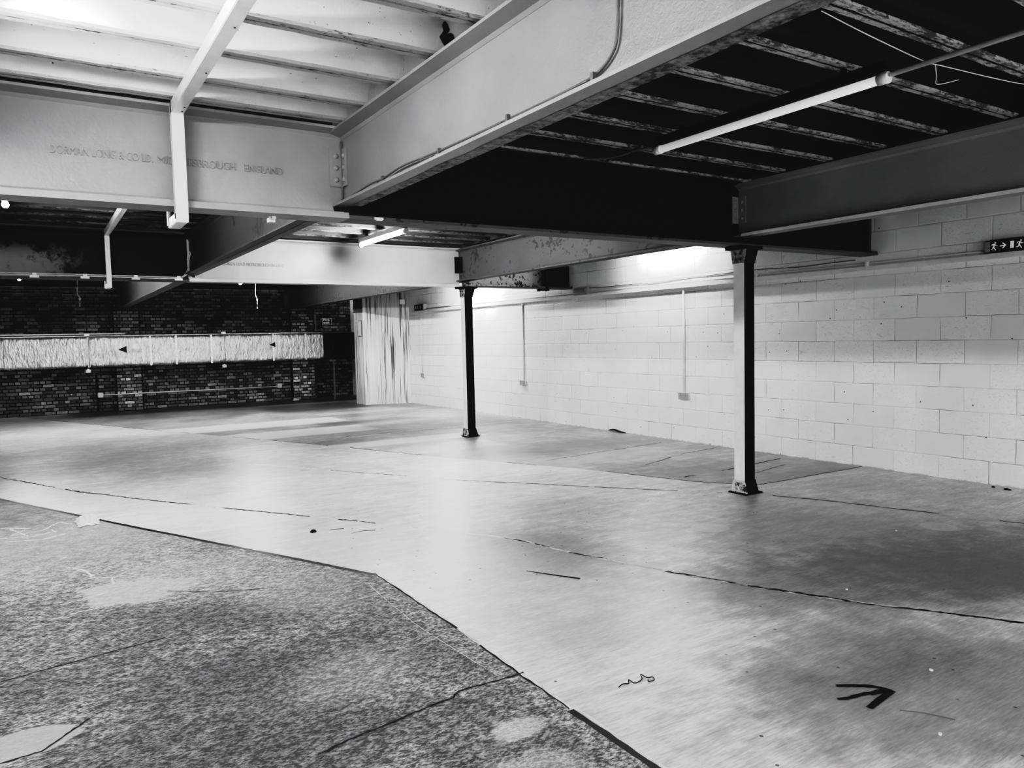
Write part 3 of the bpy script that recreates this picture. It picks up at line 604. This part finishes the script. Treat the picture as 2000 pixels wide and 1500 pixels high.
# ------------------------------------------------------------------ cables
def poly(pts, n=6):                                     # Catmull-Rom
    P = [Vector(p) for p in pts]; out = []
    for i in range(len(P)-1):
        a, b, c, d = P[max(i-1, 0)], P[i], P[i+1], P[min(i+2, len(P)-1)]
        for k in range(n):
            u = k/n; out.append(.5*((2*b)+(c-a)*u+(2*a-5*b+4*c-d)*u*u+(3*b-a-3*c+d)*u**3))
    out.append(P[-1]); return out
t = thing('clipped_cable', (B1X-.03, 4.5, 2.4), 'grey cable clipped along the foot of the big white beam', 'cable')
XC = B1X-.018
mb = MB(); mb.tube(poly([(XC, G1Y-.03, 2.79), (XC-.002, G1Y-.035, 2.60), (XC-.006, G1Y-.035, 2.45), (XC-.01, G1Y-.06, 2.408), (XC-.012, 4.50, 2.412), (XC-.012, 4.22, 2.428), (XC-.012, 4.03, 2.424), (XC-.012, 3.75, 2.44), (XC-.012, 3.33, 2.425), (XC, 2.70, 2.425), (XC, 2.25, 2.425), (XC, 2.12, 2.436), (XC, 2.04, 2.475), (XC, 2.01, 2.54), (XC, 2.0, 2.72), (XC, 2.0, 2.84)]), .0055); mb.build('cable', 'cable', t)
for y in (4.03, 3.33, 2.70, 2.13):
    mb = MB(); mb.box(XC-.020, XC-.004, y-.008, y+.008, 2.402, 2.438); mb.box(XC-.05, XC-.012, y-.006, y+.006, 2.397, 2.402); mb.build('clip', 'cable', t)
t = thing('clipped_cable', (0, G2Y-.1, ZG0), 'pale twin cable with white clips along the foot of the dark patchy girder', 'cable')
for dz in (0, .018):
    mb = MB(); mb.tube(poly([(-1.5, G2Y-.1, 2.335+dz), (0, G2Y-.1, 2.33+dz), (.8, G2Y-.1, 2.325+dz), (1.45, G2Y-.1, 2.32+dz), (1.60+dz, G2Y-.1, 2.345), (1.665+dz, G2Y-.1, 2.43), (1.67+dz, G2Y-.1, 2.55), (1.70+dz, G2Y-.1, 2.66)]), .007); mb.build('cable', 'cable_white', t)
for x in (.063, .558, 1.086, 1.56):
    mb = MB(); mb.box(x-.045, x+.045, G2Y-.115, G2Y-.095, 2.298, 2.325); mb.box(x-.018, x+.022, G2Y-.115, G2Y-.095, 2.325, 2.352); mb.build('clip', 'plastic', t)
# two small white boxes on the bottom plate of the big girder
for x, lab in ((1.30, 'small white clip box under the lettered girder beside the dark beam'), (1.96, 'small white clip box on the black girder just right of the big white beam')):
    mb = MB()
    if x < 1.5: mb.box(x-.02, x+.02, G1Y+.02, G1Y+.06, ZG0-.035, ZG0); mb.box(x-.005, x+.02, G1Y+.0, G1Y+.02, ZG0-.02, ZG0-.0)
    else: mb.box(x-.03, x+.03, G1Y-.11, G1Y-.09, ZG0+.003, ZG0+.018); mb.box(x-.02, x+.02, G1Y-.115, G1Y-.1, ZG0-.003, ZG0+.01)
    tag(mb.build('clip_box', 'plastic'), lab, 'clip')

# ------------------------------------------------------------------ fluorescent battens
def batten(x, yc, L, z, lit, label, conduit=None):
    t = thing('batten_light', (x, yc, z+.08), label, 'light', 'fluorescent battens')
    y0, y1 = yc-L/2, yc+L/2
    mb = MB(); mb.box(x-.022, x+.022, y0+.01, y1-.01, z+.028, z+.085, bev=.004); mb.build('housing', 'white_trunk' if lit else 'black', t)
    mb = MB(); mb.tube([(x, y0+.03, z), (x, y1-.03, z)], .024 if not lit else .019, 16); mb.build('tube', (lit if isinstance(lit, str) else 'tube_lit') if lit else 'tube_off_glow', t)
    for a, b in ((y0, y0+.055), (y1-.055, y1)):
        mb = MB(); mb.tube([(x, a, z), (x, b, z)], .029, 16); mb.box(x-.012, x+.012, a+.01, b-.01, z+.015, z+.05); mb.build('end_cap', 'plastic', t)
    for yy in (y0+.25, y1-.25):
        mb = MB(); mb.box(x-.012, x+.012, yy-.012, yy+.012, z+.08, ZJ); mb.build('bracket', 'black', t)
    return t
batten(3.665, 3.01, 1.66, 2.755, False, 'unlit fluorescent tube light with a long conduit in the black ceiling')
mb = MB(); mb.tube([(3.665, 2.17, 2.765), (3.665, -1.0, 2.765)], .0125, 10); tag(mb.build('conduit', 'white_trunk'), 'white conduit running from the end of the unlit tube light', 'conduit')
batten(3.66, 8.60, 1.45, 2.745, 'tube_mid', 'lit fluorescent tube between the far white girder and the black girder')
batten(-.13, 7.0, 1.75, 2.745, True, 'lit fluorescent tube at the left edge below the lettered girder')
batten(7.27, 7.75, 1.5, 2.695, 'tube_wall', 'lit fluorescent tube glaring on the white block wall beside the near column')
batten(-.13, 15.3, 1.5, 2.745, True, 'distant lit tube under the dark girder at far left')
batten(3.66, 15.3, 1.5, 2.745, True, 'distant lit tube just under the far white girder')
batten(-.13, 2.9, 1.6, 2.72, 'tube_soft', 'lit fluorescent tube overhead beside the camera left of the white beam')
batten(6.9, 13.0, 1.5, 2.72, True, 'added unseen tube lighting the stained boarding, hidden by the far girder')  # unseen lamp, added to brighten the boarded far end
batten(-.13, -1.7, 1.6, 2.72, True, 'lit fluorescent tube behind the viewer')

# ------------------------------------------------------------------ white wall services
t = thing('wall_trunking', (XW, 10, 2.14), 'long white trunking with a cable on top along the block wall', 'trunking')
mb = MB(); mb.box(XW-.05, XW, YN, 16.2, 2.135, 2.185, bev=.004); mb.build('trunking_box', 'white_trunk', t)
mb = MB()
pts = [(XW-.014, y, 2.265+.010*math.sin(y*2.1)+.006*math.sin(y*5.3)) for y in [4.9+.12*k for k in range(42)]]
mb.tube(pts, .006, 6); mb.build('cable', 'cable', t)
mb = MB(); mb.tube([(XW-.012, y, 2.215) for y in (YN, 5, 16)], .009, 6); mb.build('conduit', 'white_trunk', t)
for y in (3.2, 4.75, 6.2):
    mb = MB(); mb.box(XW-.055, XW-.048, y-.01, y+.01, 2.13, 2.19); mb.box(XW-.056, XW, y-.012, y+.012, 2.182, 2.23); mb.build('saddle', 'white_trunk', t)
def socket(y, z, yw, zw, ct, label, dark=False, r=.012):
    t = thing('wall_socket', (XW, y, z), label, 'socket', 'sockets fed by white drops')
    mb = MB(); mb.box(XW-.035, XW, y-yw/2, y+yw/2, z-zw/2, z+zw/2, bev=.004); mb.build('back_box', 'plastic', t)
    mb = MB(); mb.box(XW-.042, XW-.035, y-yw/2+.003, y+yw/2-.003, z-zw/2+.003, z+zw/2-.003, bev=.002); mb.build('face_plate', 'face_grey', t)
    for s in ((-1, 1) if yw > .14 else (0,)):
        c = y+s*yw*.24
        mb = MB()
        for dy, dz, w, h in ((-.013, -.012, .007, .004), (.013, -.012, .007, .004), (0, .008, .004, .009)): mb.box(XW-.0435, XW-.0415, c+dy-w/2, c+dy+w/2, z+dz-h/2, z+dz+h/2)
        mb.build('pin_holes', 'black', t)
        mb = MB(); mb.box(XW-.047, XW-.042, c-.006+s*.0, c+.006, z+.022, z+.036); mb.build('switch', 'black' if dark else 'grey_plastic', t)
    mb = MB(); mb.tube([(XW-.012, y+ct, z+zw/2), (XW-.012, y+ct, 2.14)], r, 8); mb.build('drop_conduit', 'white_trunk', t)
    mb = MB(); mb.box(XW-.028, XW, y+ct-.022, y+ct+.022, 2.10, 2.14); mb.box(XW-.026, XW, y+ct-.016, y+ct+.016, 1.02, 1.04); mb.build('coupler', 'white_trunk', t)
socket(7.462, .637, .19, .10, .0, 'double wall socket on a white drop, left of the near column', r=.016)
socket(11.52, .668, .18, .10, -.02, 'double wall socket on a white drop just right of the far column')
socket(15.73, .68, .17, .10, .05, 'wall socket with dark switches on the drop nearest the stained boarding', True)
# exit sign at the right edge
t = thing('exit_sign', (XW, 3.35, 2.25), 'dark unlit exit sign with running man, arrow and door on the block wall', 'sign')
y0, y1, z0, z1 = 3.56, 3.02, 2.185, 2.305; XF = XW-.065
mb = MB(); mb.box(XF, XW, y1, y0, z0, z1, bev=.012); mb.build('casing', 'black', t)
mb = MB(); mb.box(XF-.003, XF+.004, y0-.052, y0-.008, z0+.012, z1-.012); mb.build('end_window', 'grey_plastic', t)
mb = MB(); mb.tube([(XF-.004, y0-.03, z0+.05), (XF-.008, y0-.03, z0+.05)], .009, 12); mb.build('indicator', 'zinc', t)
def sg(name, polys):
    mb = MB()
    for pl in polys: mb.prism([(y0-a, z0+b) for a, b in pl], 'X', XF-.003, XF+.001)
    mb.build(name, 'sign_white', t)
def stroke(a, b, w):
    (x1_, y1_), (x2_, y2_) = a, b; dx, dy = x2_-x1_, y2_-y1_; l = math.hypot(dx, dy); nx, ny = -dy/l*w/2, dx/l*w/2
    return [(x1_+nx, y1_+ny), (x2_+nx, y2_+ny), (x2_-nx, y2_-ny), (x1_-nx, y1_-ny)]
man = [[(.098+.0075*math.cos(2*PI*k/10), .092+.0075*math.sin(2*PI*k/10)) for k in range(10)],
       stroke((.092, .082), (.083, .052), .013), stroke((.090, .080), (.074, .082), .006), stroke((.074, .082), (.068, .066), .006), stroke((.094, .078), (.104, .066), .006), stroke((.104, .066), (.118, .068), .006),
       stroke((.083, .053), (.094, .040), .008), stroke((.094, .040), (.103, .022), .008), stroke((.082, .054), (.077, .037), .008), stroke((.077, .037), (.060, .035), .007)]
sg('running_man', man)
sg('arrow', [stroke((.138, .058), (.183, .062), .010), stroke((.160, .086), (.186, .062), .010), stroke((.186, .064), (.160, .036), .010)])
sg('door_symbol', [[(.225, .030), (.255, .030), (.255, .094), (.225, .094)]])
sg('second_man', [[(a+.185+.03, b) for a, b in pl] for pl in man])
# emergency bulkhead by the far beam end
t = thing('emergency_light', (XW, 9.72, 2.23), 'small grey bulkhead light on the block wall at the flaking girder end', 'light')
mb = MB(); mb.box(XW-.07, XW, 9.53, 9.90, 2.175, 2.29, bev=.01); mb.build('body', 'grey_plastic', t)
mb = MB(); mb.box(XW-.085, XW-.065, 9.56, 9.87, 2.19, 2.275, bev=.006); mb.build('diffuser', 'fitting_grey', t)
t = thing('exit_sign', (XW, 15.75, 2.25), 'small dark exit sign at the far end of the block wall by the boarding', 'sign')
mb = MB(); mb.box(XW-.08, XW, 15.5, 15.97, 2.19, 2.32, bev=.01); mb.build('casing', 'black', t)
mb = MB()
for a in (15.90, 15.80, 15.64): mb.box(XW-.083, XW-.079, a-.03, a+.02, 2.22, 2.29)
mb.build('pictogram', 'grey_plastic', t)
mb = MB(); mb.box(XW-.085, XW-.0, 15.46, 15.51, 2.19, 2.32, bev=.005); mb.build('end_cap', 'zinc', t)
# dark fitting clamped under the flaking girder end
mb = MB(); mb.tube([(6.95, G2Y-.09, ZG0-.02), (7.15, G2Y-.09, ZG0-.02)], .018); mb.tube([(7.08, G2Y-.09, ZG0-.03), (7.12, G2Y-.09, ZG0+.02)], .028); mb.tube([(6.93, G2Y-.09, ZG0-.025), (6.97, G2Y-.09, ZG0-.025)], .026)
mb.tube([(7.12, G2Y-.05, ZG0), (7.10, G2Y-.05, ZG0+.42)], .012)
tag(mb.build('pipe_clamp', 'black_steel'), 'black clamp and rod under the wall end of the flaking girder', 'clamp')
for k, (y, z, n) in enumerate([(9.0, .008, 0), (3.37, .012, 1)]):
    mb = MB()
    if k == 0: mb.tube(poly([(XW-.02, 9.10, .012), (XW-.03, 8.95, .03), (XW-.04, 8.80, .012), (XW-.03, 8.68, .006)]), [.004+.012*math.sin(PI*i/18) for i in range(19)]); o = mb.build('rubber_strip', 'black')
    else:
        mb.dome((XW-.12, 3.42, 0), (0, 0, 1), .016, .8); mb.dome((XW-.14, 3.30, 0), (0, 0, 1), .022, .7); mb.dome((XW-.145, 3.27, 0), (0, 0, 1), .015, .7); o = mb.build('debris', 'black')
    tag(o, ('curl of black rubber lying at the foot of the block wall', 'dark crumbs of debris at the foot of the wall below the exit sign')[k], ('strip', 'debris')[k])

# ------------------------------------------------------------------ stained boarding and its notices
t = thing('boarded_partition', (6.6, 16.6, 0), 'pale boarded box with dark vertical drip stains beside the block wall', 'partition')
mb = MB(); mb.prism([(6.57, 16.72), (XW-.004, 16.42), (XW-.004, 17.3), (6.57, 17.3)], 'Z', 0, 2.86); mb.build('boarding', 'board', t)
mb = MB(); mb.box(6.562, 6.57, 16.71, 17.3, 2.27, 2.86); mb.build('top_strip', 'grey_steel', t)
mb = MB(); mb.box(6.5585, 6.5615, 16.785, 17.015, 1.605, 1.995, 1); mb.box(6.552, 6.5585, 16.80, 17.0, 1.62, 1.98); tag(mb.build('paper_notice', ['paper', 'cable']), 'white paper notice on the side of the stained boarding', 'notice')
mb = MB(); mb.box(7.40, 7.52, 16.42, 16.46, 2.36, 2.47); tag(mb.build('switch_box', 'plastic'), 'small white box high on the stained boarding', 'box')

# ------------------------------------------------------------------ foil duct along the brick wall
DY0, DY1, DZ0, DZ1 = 19.05, 19.45, 1.065, 1.735
t = thing('foil_duct', (3, 19.2, 1.4), 'long crinkled foil-wrapped duct in front of the brick wall', 'duct')
def ductmesh(x0, x1, mat, name, puff=1.):
    mb = MB(); ring = []; K = 14
    for (cy, cz, a0) in ((DY0+.05, DZ0+.05, PI), (DY1-.05, DZ0+.05, 1.5*PI), (DY1-.05, DZ1-.05, 0), (DY0+.05, DZ1-.05, .5*PI)):
        for k in range(3):
            a = a0+k*PI/4; ring.append((cy+.05*math.cos(a), cz+.05*math.sin(a)))
    full = []
    for i in range(len(ring)):
        a, b = ring[i], ring[(i+1) % len(ring)]; n = max(1, int(math.hypot(a[0]-b[0], a[1]-b[1])/.05))
        full += [(a[0]+(b[0]-a[0])*j/n, a[1]+(b[1]-a[1])*j/n) for j in range(n)]
    nx = int((x1-x0)/.02); prev = None; cy, cz = (DY0+DY1)/2, (DZ0+DZ1)/2
    bands = [-.55, 1.05, 1.85, 2.3, 2.85, 3.63, 3.88, 5.1, 5.92, 6.35]
    for i in range(nx+1):
        x = x0+(x1-x0)*i/nx; bd = min(abs(x-b) for b in bands); pin = -.018*math.exp(-(bd/.04)**2)
        cur = []
        for (y, z) in full:
            n = mn.noise(Vector((x*7+z*3, y*3, z*3)))*.012+abs(mn.noise(Vector((x*20+z*6*math.sin(x*2), y*4, z*4.5))))*.020+mn.noise(Vector((x*2, y, z*2)))*.015
            d = Vector((0, y-cy, z-cz)).normalized()*(n*puff+pin); cur.append(mb.b.verts.new((x, y+d.y, z+d.z)))
        if prev:
            for k in range(len(full)):
                f = mb.b.faces.new((prev[k], prev[(k+1) % len(full)], cur[(k+1) % len(full)], cur[k])); f.smooth = True
        prev = cur
    return mb.build(name, mat, t)
ductmesh(-3.5, 6.40, 'foil', 'foil_wrap'); ductmesh(6.50, 7.6, 'foil_shaded', 'shaded_foil_wrap', 1.6)
mb = MB(); mb.box(6.38, 6.52, DY0-.005, DY1, DZ0-.01, DZ1+.01); mb.build('dark_collar', 'black', t)
for x in (1.05, 2.3, 2.85, 3.63, 5.1, 5.92):
    mb = MB(); mb.box(x-.025, x+.025, DY0-.004, DY1, DZ0-.008, DZ1+.004, bev=.01); mb.build('tape_band', 'foil_tape', t)
for x, z, s in ((1.72, 1.44, .085), (5.07, 1.47, .07)):
    mb = MB(); mb.prism([(x-s, z), (x+s, z-s*.9), (x+s, z+s*.9)], 'Y', DY0-.022, DY0-.012); mb.build('black_triangle', 'rivet_dark', t)
# brackets and posts that carry the duct
for x, lab in ((1.02, 'bracket on the duct below the long white pipe end'), (3.9, 'bracket on the middle of the foil duct'), (-1.2, 'bracket on the left length of the foil duct')):
    tt = thing('duct_bracket', (x, DY0, DZ0-.05), lab, 'bracket', 'brackets holding the foil duct')
    mb = MB(); mb.box(x-.02, x+.02, DY0-.04, YB, DZ0-.075, DZ0-.035); mb.build('rail', 'zinc', tt)
    mb = MB(); mb.box(x-.05, x+.05, DY0-.05, DY0-.035, DZ0-.12, DZ0-.05); mb.build('foot', 'plastic', tt)
    mb = MB(); mb.tube([(x+.035, DY0-.03, DZ0-.08), (x+.035, DY0-.03, DZ1+.07)], .006, 6); mb.build('rod', 'zinc', tt)
    mb = MB(); mb.box(x-.04, x+.06, DY0-.05, DY0-.03, DZ1+.02, DZ1+.075); mb.build('head', 'zinc', tt)
t2 = thing('support_post', (6.62, 19.0, 0), 'thin metal post under the dark end of the foil duct', 'post')
mb = MB(); mb.box(6.60, 6.64, 18.98, 19.02, 0, DZ0-.02); mb.build('post', 'zinc', t2)
mb = MB(); mb.box(6.5, 6.68, 18.96, 19.04, DZ0-.07, DZ0-.02); mb.build('head_plate', 'zinc', t2)
mb = MB(); mb.tube([(-3.5, 19.1, 1.80), (1.80, 19.1, 1.80)], .017, 8); tag(mb.build('conduit', 'white_trunk'), 'white pipe lying above the left end of the foil duct', 'conduit')
mb = MB(); mb.box(-3.5, 7.55, 19.08, 19.11, 1.748, 1.762); tag(mb.build('steel_rail', 'zinc'), 'thin metal rail along the top edge of the foil duct', 'rail')
# conduit with two boxes on the brick
t = thing('wall_conduit', (1.3, YB, .39), 'white conduit between two white boxes low on the brick wall', 'conduit')
YP = YB-.215
mb = MB(); mb.tube([(1.30, YP, .40), (1.62, YP-.005, .398), (2.2, YP-.01, .40), (5.33, YP, .385)], .014, 8); mb.build('conduit_run', 'white_trunk', t)
for x in (1.27, 5.36):
    mb = MB(); mb.box(x-.055, x+.055, YP-.03, YB-.01, .345, .455, bev=.008); mb.build('junction_box', 'plastic', t)
mb = MB(); mb.tube([(1.22, YB-.01, .9), (1.22, YB-.01, .0)], .022, 6); tag(mb.build('drain_pipe', 'black'), 'black pipe down the brick wall behind the left white junction box', 'pipe')
mb = MB(); mb.dome((5.72, YB-.3, 0), (0, 0, 1), .06, .9); mb.dome((5.80, YB-.28, 0), (0, 0, 1), .04, .9); tag(mb.build('crumpled_paper', 'paper'), 'scrap of crumpled paper at the foot of the right brick pier', 'paper')
# fire exit sign and door frame in the dark corner
t = thing('fire_exit_sign', (6.6, 19.3, 2.0), 'dark sign reading Fire exit above the foil duct', 'sign')
sx0, sx1, sz0, sz1, sy = 6.44, 6.70, 1.955, 2.125, 19.25
mb = MB(); mb.box(sx0, sx1, sy, sy+.01, sz0, sz1); mb.build('panel', 'black', t)
mb = MB(); w = .007
mb.box(sx0, sx1, sy-.003, sy, sz0, sz0+w); mb.box(sx0, sx1, sy-.003, sy, sz1-w, sz1); mb.box(sx0, sx0+w, sy-.003, sy, sz0, sz1); mb.box(sx1-w, sx1, sy-.003, sy, sz0, sz1); mb.build('border', 'sign_white', t)
text_mesh('Fire', .092, 'sign_white', 'lettering', t, (sx0+.03, sy-.003, sz0+.098), (1, 0, 0), (0, 0, 1), .001, .17, .002)
text_mesh('exit', .092, 'sign_white', 'lettering', t, (sx0+.03, sy-.003, sz0+.03), (1, 0, 0), (0, 0, 1), .001, .17, .002)
mb = MB(); mb.tube([(sx0+.02, sy+.01, sz1), (sx0+.02, sy+.01, 2.4)], .004, 6); mb.tube([(sx1-.02, sy+.01, sz1), (sx1-.02, sy+.01, 2.4)], .004, 6); mb.build('hanger', 'cable', t)
t = thing('door_frame', (6.6, 20.2, 0), 'thin pale door frame lines behind the fire exit sign', 'frame')
mb = MB(); mb.box(6.32, 6.34, 19.5, 19.52, 1.80, 2.35); mb.box(6.35, 6.36, 19.5, 19.52, 1.80, 2.35); mb.build('jamb', 'grey_plastic', t)
mb = MB(); mb.box(6.98, 6.995, 19.5, 19.52, 1.80, 2.5); mb.build('jamb', 'cable', t)
mb = MB(); mb.box(6.32, 6.6, 19.5, 19.52, 1.79, 1.80); mb.build('rail', 'cable', t)
# loose strings hanging below the far girders
for (x, y, z, L, lab) in ((4.02, 16.2, 2.72, .48, 'pale string hanging below the far white girder'), (.62, 13.0, 2.45, .34, 'thin cord hanging under the dark girder')):
    mb = MB(); mb.tube(poly([(x, y, ZJ), (x, y, z), (x-.01, y, z-L*.4), (x+.02, y, z-L*.6), (x+.015, y, z-L)]), .009, 6); mb.dome((x+.02, y, z-L*.62), (0, -1, 0), .02); tag(mb.build('hanging_cord', 'cable_white'), lab, 'cord')

# ------------------------------------------------------------------ near ceiling bits
# torn hole in the arch by the white beam
mb = MB(); r = random.Random(5)
def rag(pts, x): mb.prism(pts, 'X', x-.004, x)
_h = [(3.199, 2.986), (3.175, 2.984), (3.154, 2.965), (3.145, 2.95), (3.135, 2.931), (3.15, 2.925), (3.156, 2.915), (3.12, 2.912), (3.097, 2.895), (3.085, 2.87), (3.061, 2.837), (3.121, 2.838), (3.192, 2.836), (3.19, 2.855), (3.18, 2.872), (3.205, 2.9), (3.228, 2.931), (3.205, 2.938), (3.186, 2.944), (3.196, 2.965)]
rag([(y*1.0075, 1.5+(z-1.5)*1.0075) for y, z in _h], B1X-.048)
tag(mb.build('torn_hole', 'black'), 'ragged black hole torn in the white ceiling above the big beam', 'hole')
# loose wires about the conduit
t = thing('loose_wires', (3.7, 2.0, 2.8), 'thin loose wires trailing across the black ceiling over the conduit', 'wire')
for pts in ([(2.86, 2.0, 2.84), (3.18, 1.99, 2.80), (3.66, 2.01, 2.78), (3.83, 2.01, 2.785), (4.57, 1.96, 2.80), (4.75, 1.95, 2.86)], [(3.79, 2.02, 2.785), (3.86, 2.05, 2.75), (4.0, 2.12, 2.755), (4.17, 2.10, 2.80)]):
    mb = MB(); mb.tube(poly(pts), .0028, 5); mb.build('wire', 'cable_white', t)
t = thing('forked_bracket', (3.78, 4.35, 2.86), 'forked dark bracket on the black ceiling beyond the unlit tube', 'bracket')
mb = MB()
for pts in ([(3.66, 4.63, 2.865), (3.74, 4.52, 2.855), (3.79, 4.40, 2.85), (3.82, 4.25, 2.86), (3.80, 4.12, 2.865)], [(3.90, 4.62, 2.865), (3.82, 4.52, 2.855), (3.79, 4.40, 2.85)], [(3.92, 4.1, 2.865), (3.85, 4.17, 2.86), (3.82, 4.25, 2.86)]):
    mb.tube(poly(pts), .010, 6)
mb.build('arm', 'cable', t)

# ------------------------------------------------------------------ things on the floor
def blob(outline, label, name='floor_marking', z0=.0015, z1=.002, mat='spray', cat='marking'):
    mb = MB(); mb.prism(outline, 'Z', z0, z1); return tag(mb.build(name, mat), label, cat)
mb = MB()
def fat(pts, w, z):
    P = poly([(x, y, 0) for x, y in pts], 5); L = len(P); A = []; B = []
    for i, p in enumerate(P):
        d = (P[min(i+1, L-1)]-P[max(i-1, 0)]).normalized(); n = Vector((-d.y, d.x, 0)); ww = w*(.75+.25*math.sin(PI*i/(L-1)))*(1+.25*mn.noise(p*40)); A.append(p+n*ww); B.append(p-n*ww)
    for i in range(L-1): mb.face([(q.x, q.y, z) for q in (A[i], A[i+1], B[i+1], B[i])])
fat([(2.788, 1.868), (2.85, 1.825), (2.905, 1.775), (2.932, 1.712)], .013, .0015)
fat([(2.686, 1.795), (2.73, 1.775), (2.79, 1.765), (2.86, 1.745)], .012, .0019)
fat([(2.935, 1.708), (2.86, 1.70), (2.79, 1.69), (2.722, 1.68)], .016, .0023)
fat([(2.93, 1.725), (2.88, 1.735), (2.83, 1.745)], .015, .0027)
o = mb.build('floor_arrow', 'spray', noclean=True); tag(o, 'black sprayed arrow on the concrete floor, pointing right', 'marking')
mb = MB(); mb.tube(poly([(2.03, 2.385, .003), (2.06, 2.393, .006), (2.088, 2.388, .003), (2.098, 2.398, .012), (2.108, 2.375, .004), (2.13, 2.37, .006), (2.165, 2.388, .003), (2.178, 2.41, .01), (2.19, 2.38, .004), (2.21, 2.37, .005), (2.20, 2.35, .003), (2.165, 2.345, .006), (2.18, 2.365, .003)]), .0022, 6); tag(mb.build('string', 'black'), 'squiggle of black string lying on the smooth floor', 'string')
mb = MB(); mb.tube(poly([(2.80, 1.60, .003), (2.85, 1.53, .006), (2.90, 1.44, .003)]), .0018, 6); tag(mb.build('straw', 'cable'), 'thin bent straw on the floor below the black arrow', 'straw')
# crumpled rag on the joint at left
mb = MB(); N = 14; vs = {}
for i in range(N+1):
    for j in range(N+1):
        u, v = i/N-.5, j/N-.5; e = max(0, 1-(abs(u)*2)**2.4)*max(0, 1-(abs(v)*2)**2.4)
        vs[i, j] = mb.b.verts.new((.325+u*.17*(1+.3*mn.noise(Vector((v*4, 1, 0)))), 7.36+v*.36*(1+.3*mn.noise(Vector((u*4, 5, 0)))), .004+e*(.04+.05*abs(mn.noise(Vector((u*7, v*7, 2)))))))
for i in range(N):
    for j in range(N): mb.b.faces.new((vs[i, j], vs[i+1, j], vs[i+1, j+1], vs[i, j+1]))
tag(mb.build('crumpled_rag', 'rag', noclean=True), 'crumpled white rag lying on the floor joint at the left', 'rag')
mb = MB(); mb.dome((1.80, 5.79, .0), (0, 0, 1), .026, .8); mb.dome((1.785, 5.80, .012), (.3, .2, 1), .014, .9); tag(mb.build('stone', 'black'), 'small dark stone on the smooth floor behind the joint corner', 'stone')
for k, pts in enumerate([[(1.93, 5.78), (2.03, 5.73)], [(2.02, 5.55), (2.12, 5.57), (2.22, 5.53)], [(2.6, 3.95), (2.68, 3.8), (2.78, 3.62)]]):
    Q = poly([(x, y, .003) for x, y in pts]); nq = len(Q)-1; mb = MB(); mb.tube(Q, [[.0025, .0022, .0045][k]*(.25+.75*(i/nq)) for i in range(nq+1)], 6)
    tag(mb.build('twig', 'black'), ('short black sliver just right of the dark stone', 'longer dark twig right of the dark stone', 'dark smeared sliver on the floor left of the near column')[k], 'sliver')
r = random.Random(11)
for k, (x, y, lab) in enumerate([(3.9, 2.55, 'white paper fleck on the dark stained floor'), (5.35, 3.1, 'white fleck right of the near column beside the long crack'), (3.25, 1.72, 'pale crumb right of the arrow'), (2.75, 1.42, 'pale crumb below the arrow near the straw'), (6.6, 4.3, 'white scrap near the block wall right of the near column')]):
    mb = MB(); a = r.uniform(0, 3); s = .008
    mb.prism([(x+s*math.cos(a+q)*(.6+.6*r.random()), y+s*math.sin(a+q)*(.6+.6*r.random())) for q in (0, 1.2, 2.3, 3.4, 4.6, 5.5)], 'Z', .0, .006)
    tag(mb.build('paper_scrap', 'paper'), lab, 'scrap', 'scraps on the floor')

# ------------------------------------------------------------------ world, camera
w = bpy.data.worlds.new('world'); S.world = w; w.use_nodes = True
w.node_tree.nodes['Background'].inputs[0].default_value = (1, 1, 1, 1); w.node_tree.nodes['Background'].inputs[1].default_value = .75
cam = bpy.data.cameras.new('camera'); co = bpy.data.objects.new('camera', cam); C.objects.link(co); S.camera = co
F, yaw, pitch, roll = 1460.3, .5688, .0615, -.0229
fw = Vector((math.sin(yaw)*math.cos(pitch), math.cos(yaw)*math.cos(pitch), -math.sin(pitch))); rt = Vector((math.cos(yaw), -math.sin(yaw), 0)); up = rt.cross(fw)
r2 = rt*math.cos(roll)+up*math.sin(roll); u2 = -rt*math.sin(roll)+up*math.cos(roll)
co.matrix_world = Matrix(((r2.x, u2.x, -fw.x, 0), (r2.y, u2.y, -fw.y, 0), (r2.z, u2.z, -fw.z, 1.5), (0, 0, 0, 1)))
cam.sensor_width = 36; cam.lens = F/2000*36; cam.clip_start = .02
S.cycles.caustics_reflective = False; S.cycles.caustics_refractive = False
S.view_settings.view_transform = 'Standard'; S.view_settings.look = 'None'; S.view_settings.exposure = 0.0; S.view_settings.gamma = 1.0
S.view_settings.use_curve_mapping = True
cm = S.view_settings.curve_mapping; cm.use_clip = False; cm.extend = 'HORIZONTAL'; cm.white_level = (.758, .758, .758)
cv = cm.curves[3]
TONE = [(0, .0038), (.01, .006), (.02, .018), (.05, .085), (.09, .26), (.124, .45), (.16, .58), (.22, .69), (.35, .77), (.7, .84), (1, 1)]
cv.points[0].location = TONE[0]; cv.points[1].location = TONE[-1]
for q in TONE[1:-1]: cv.points.new(*q)
for p in cv.points: p.handle_type = 'VECTOR'
cm.update()
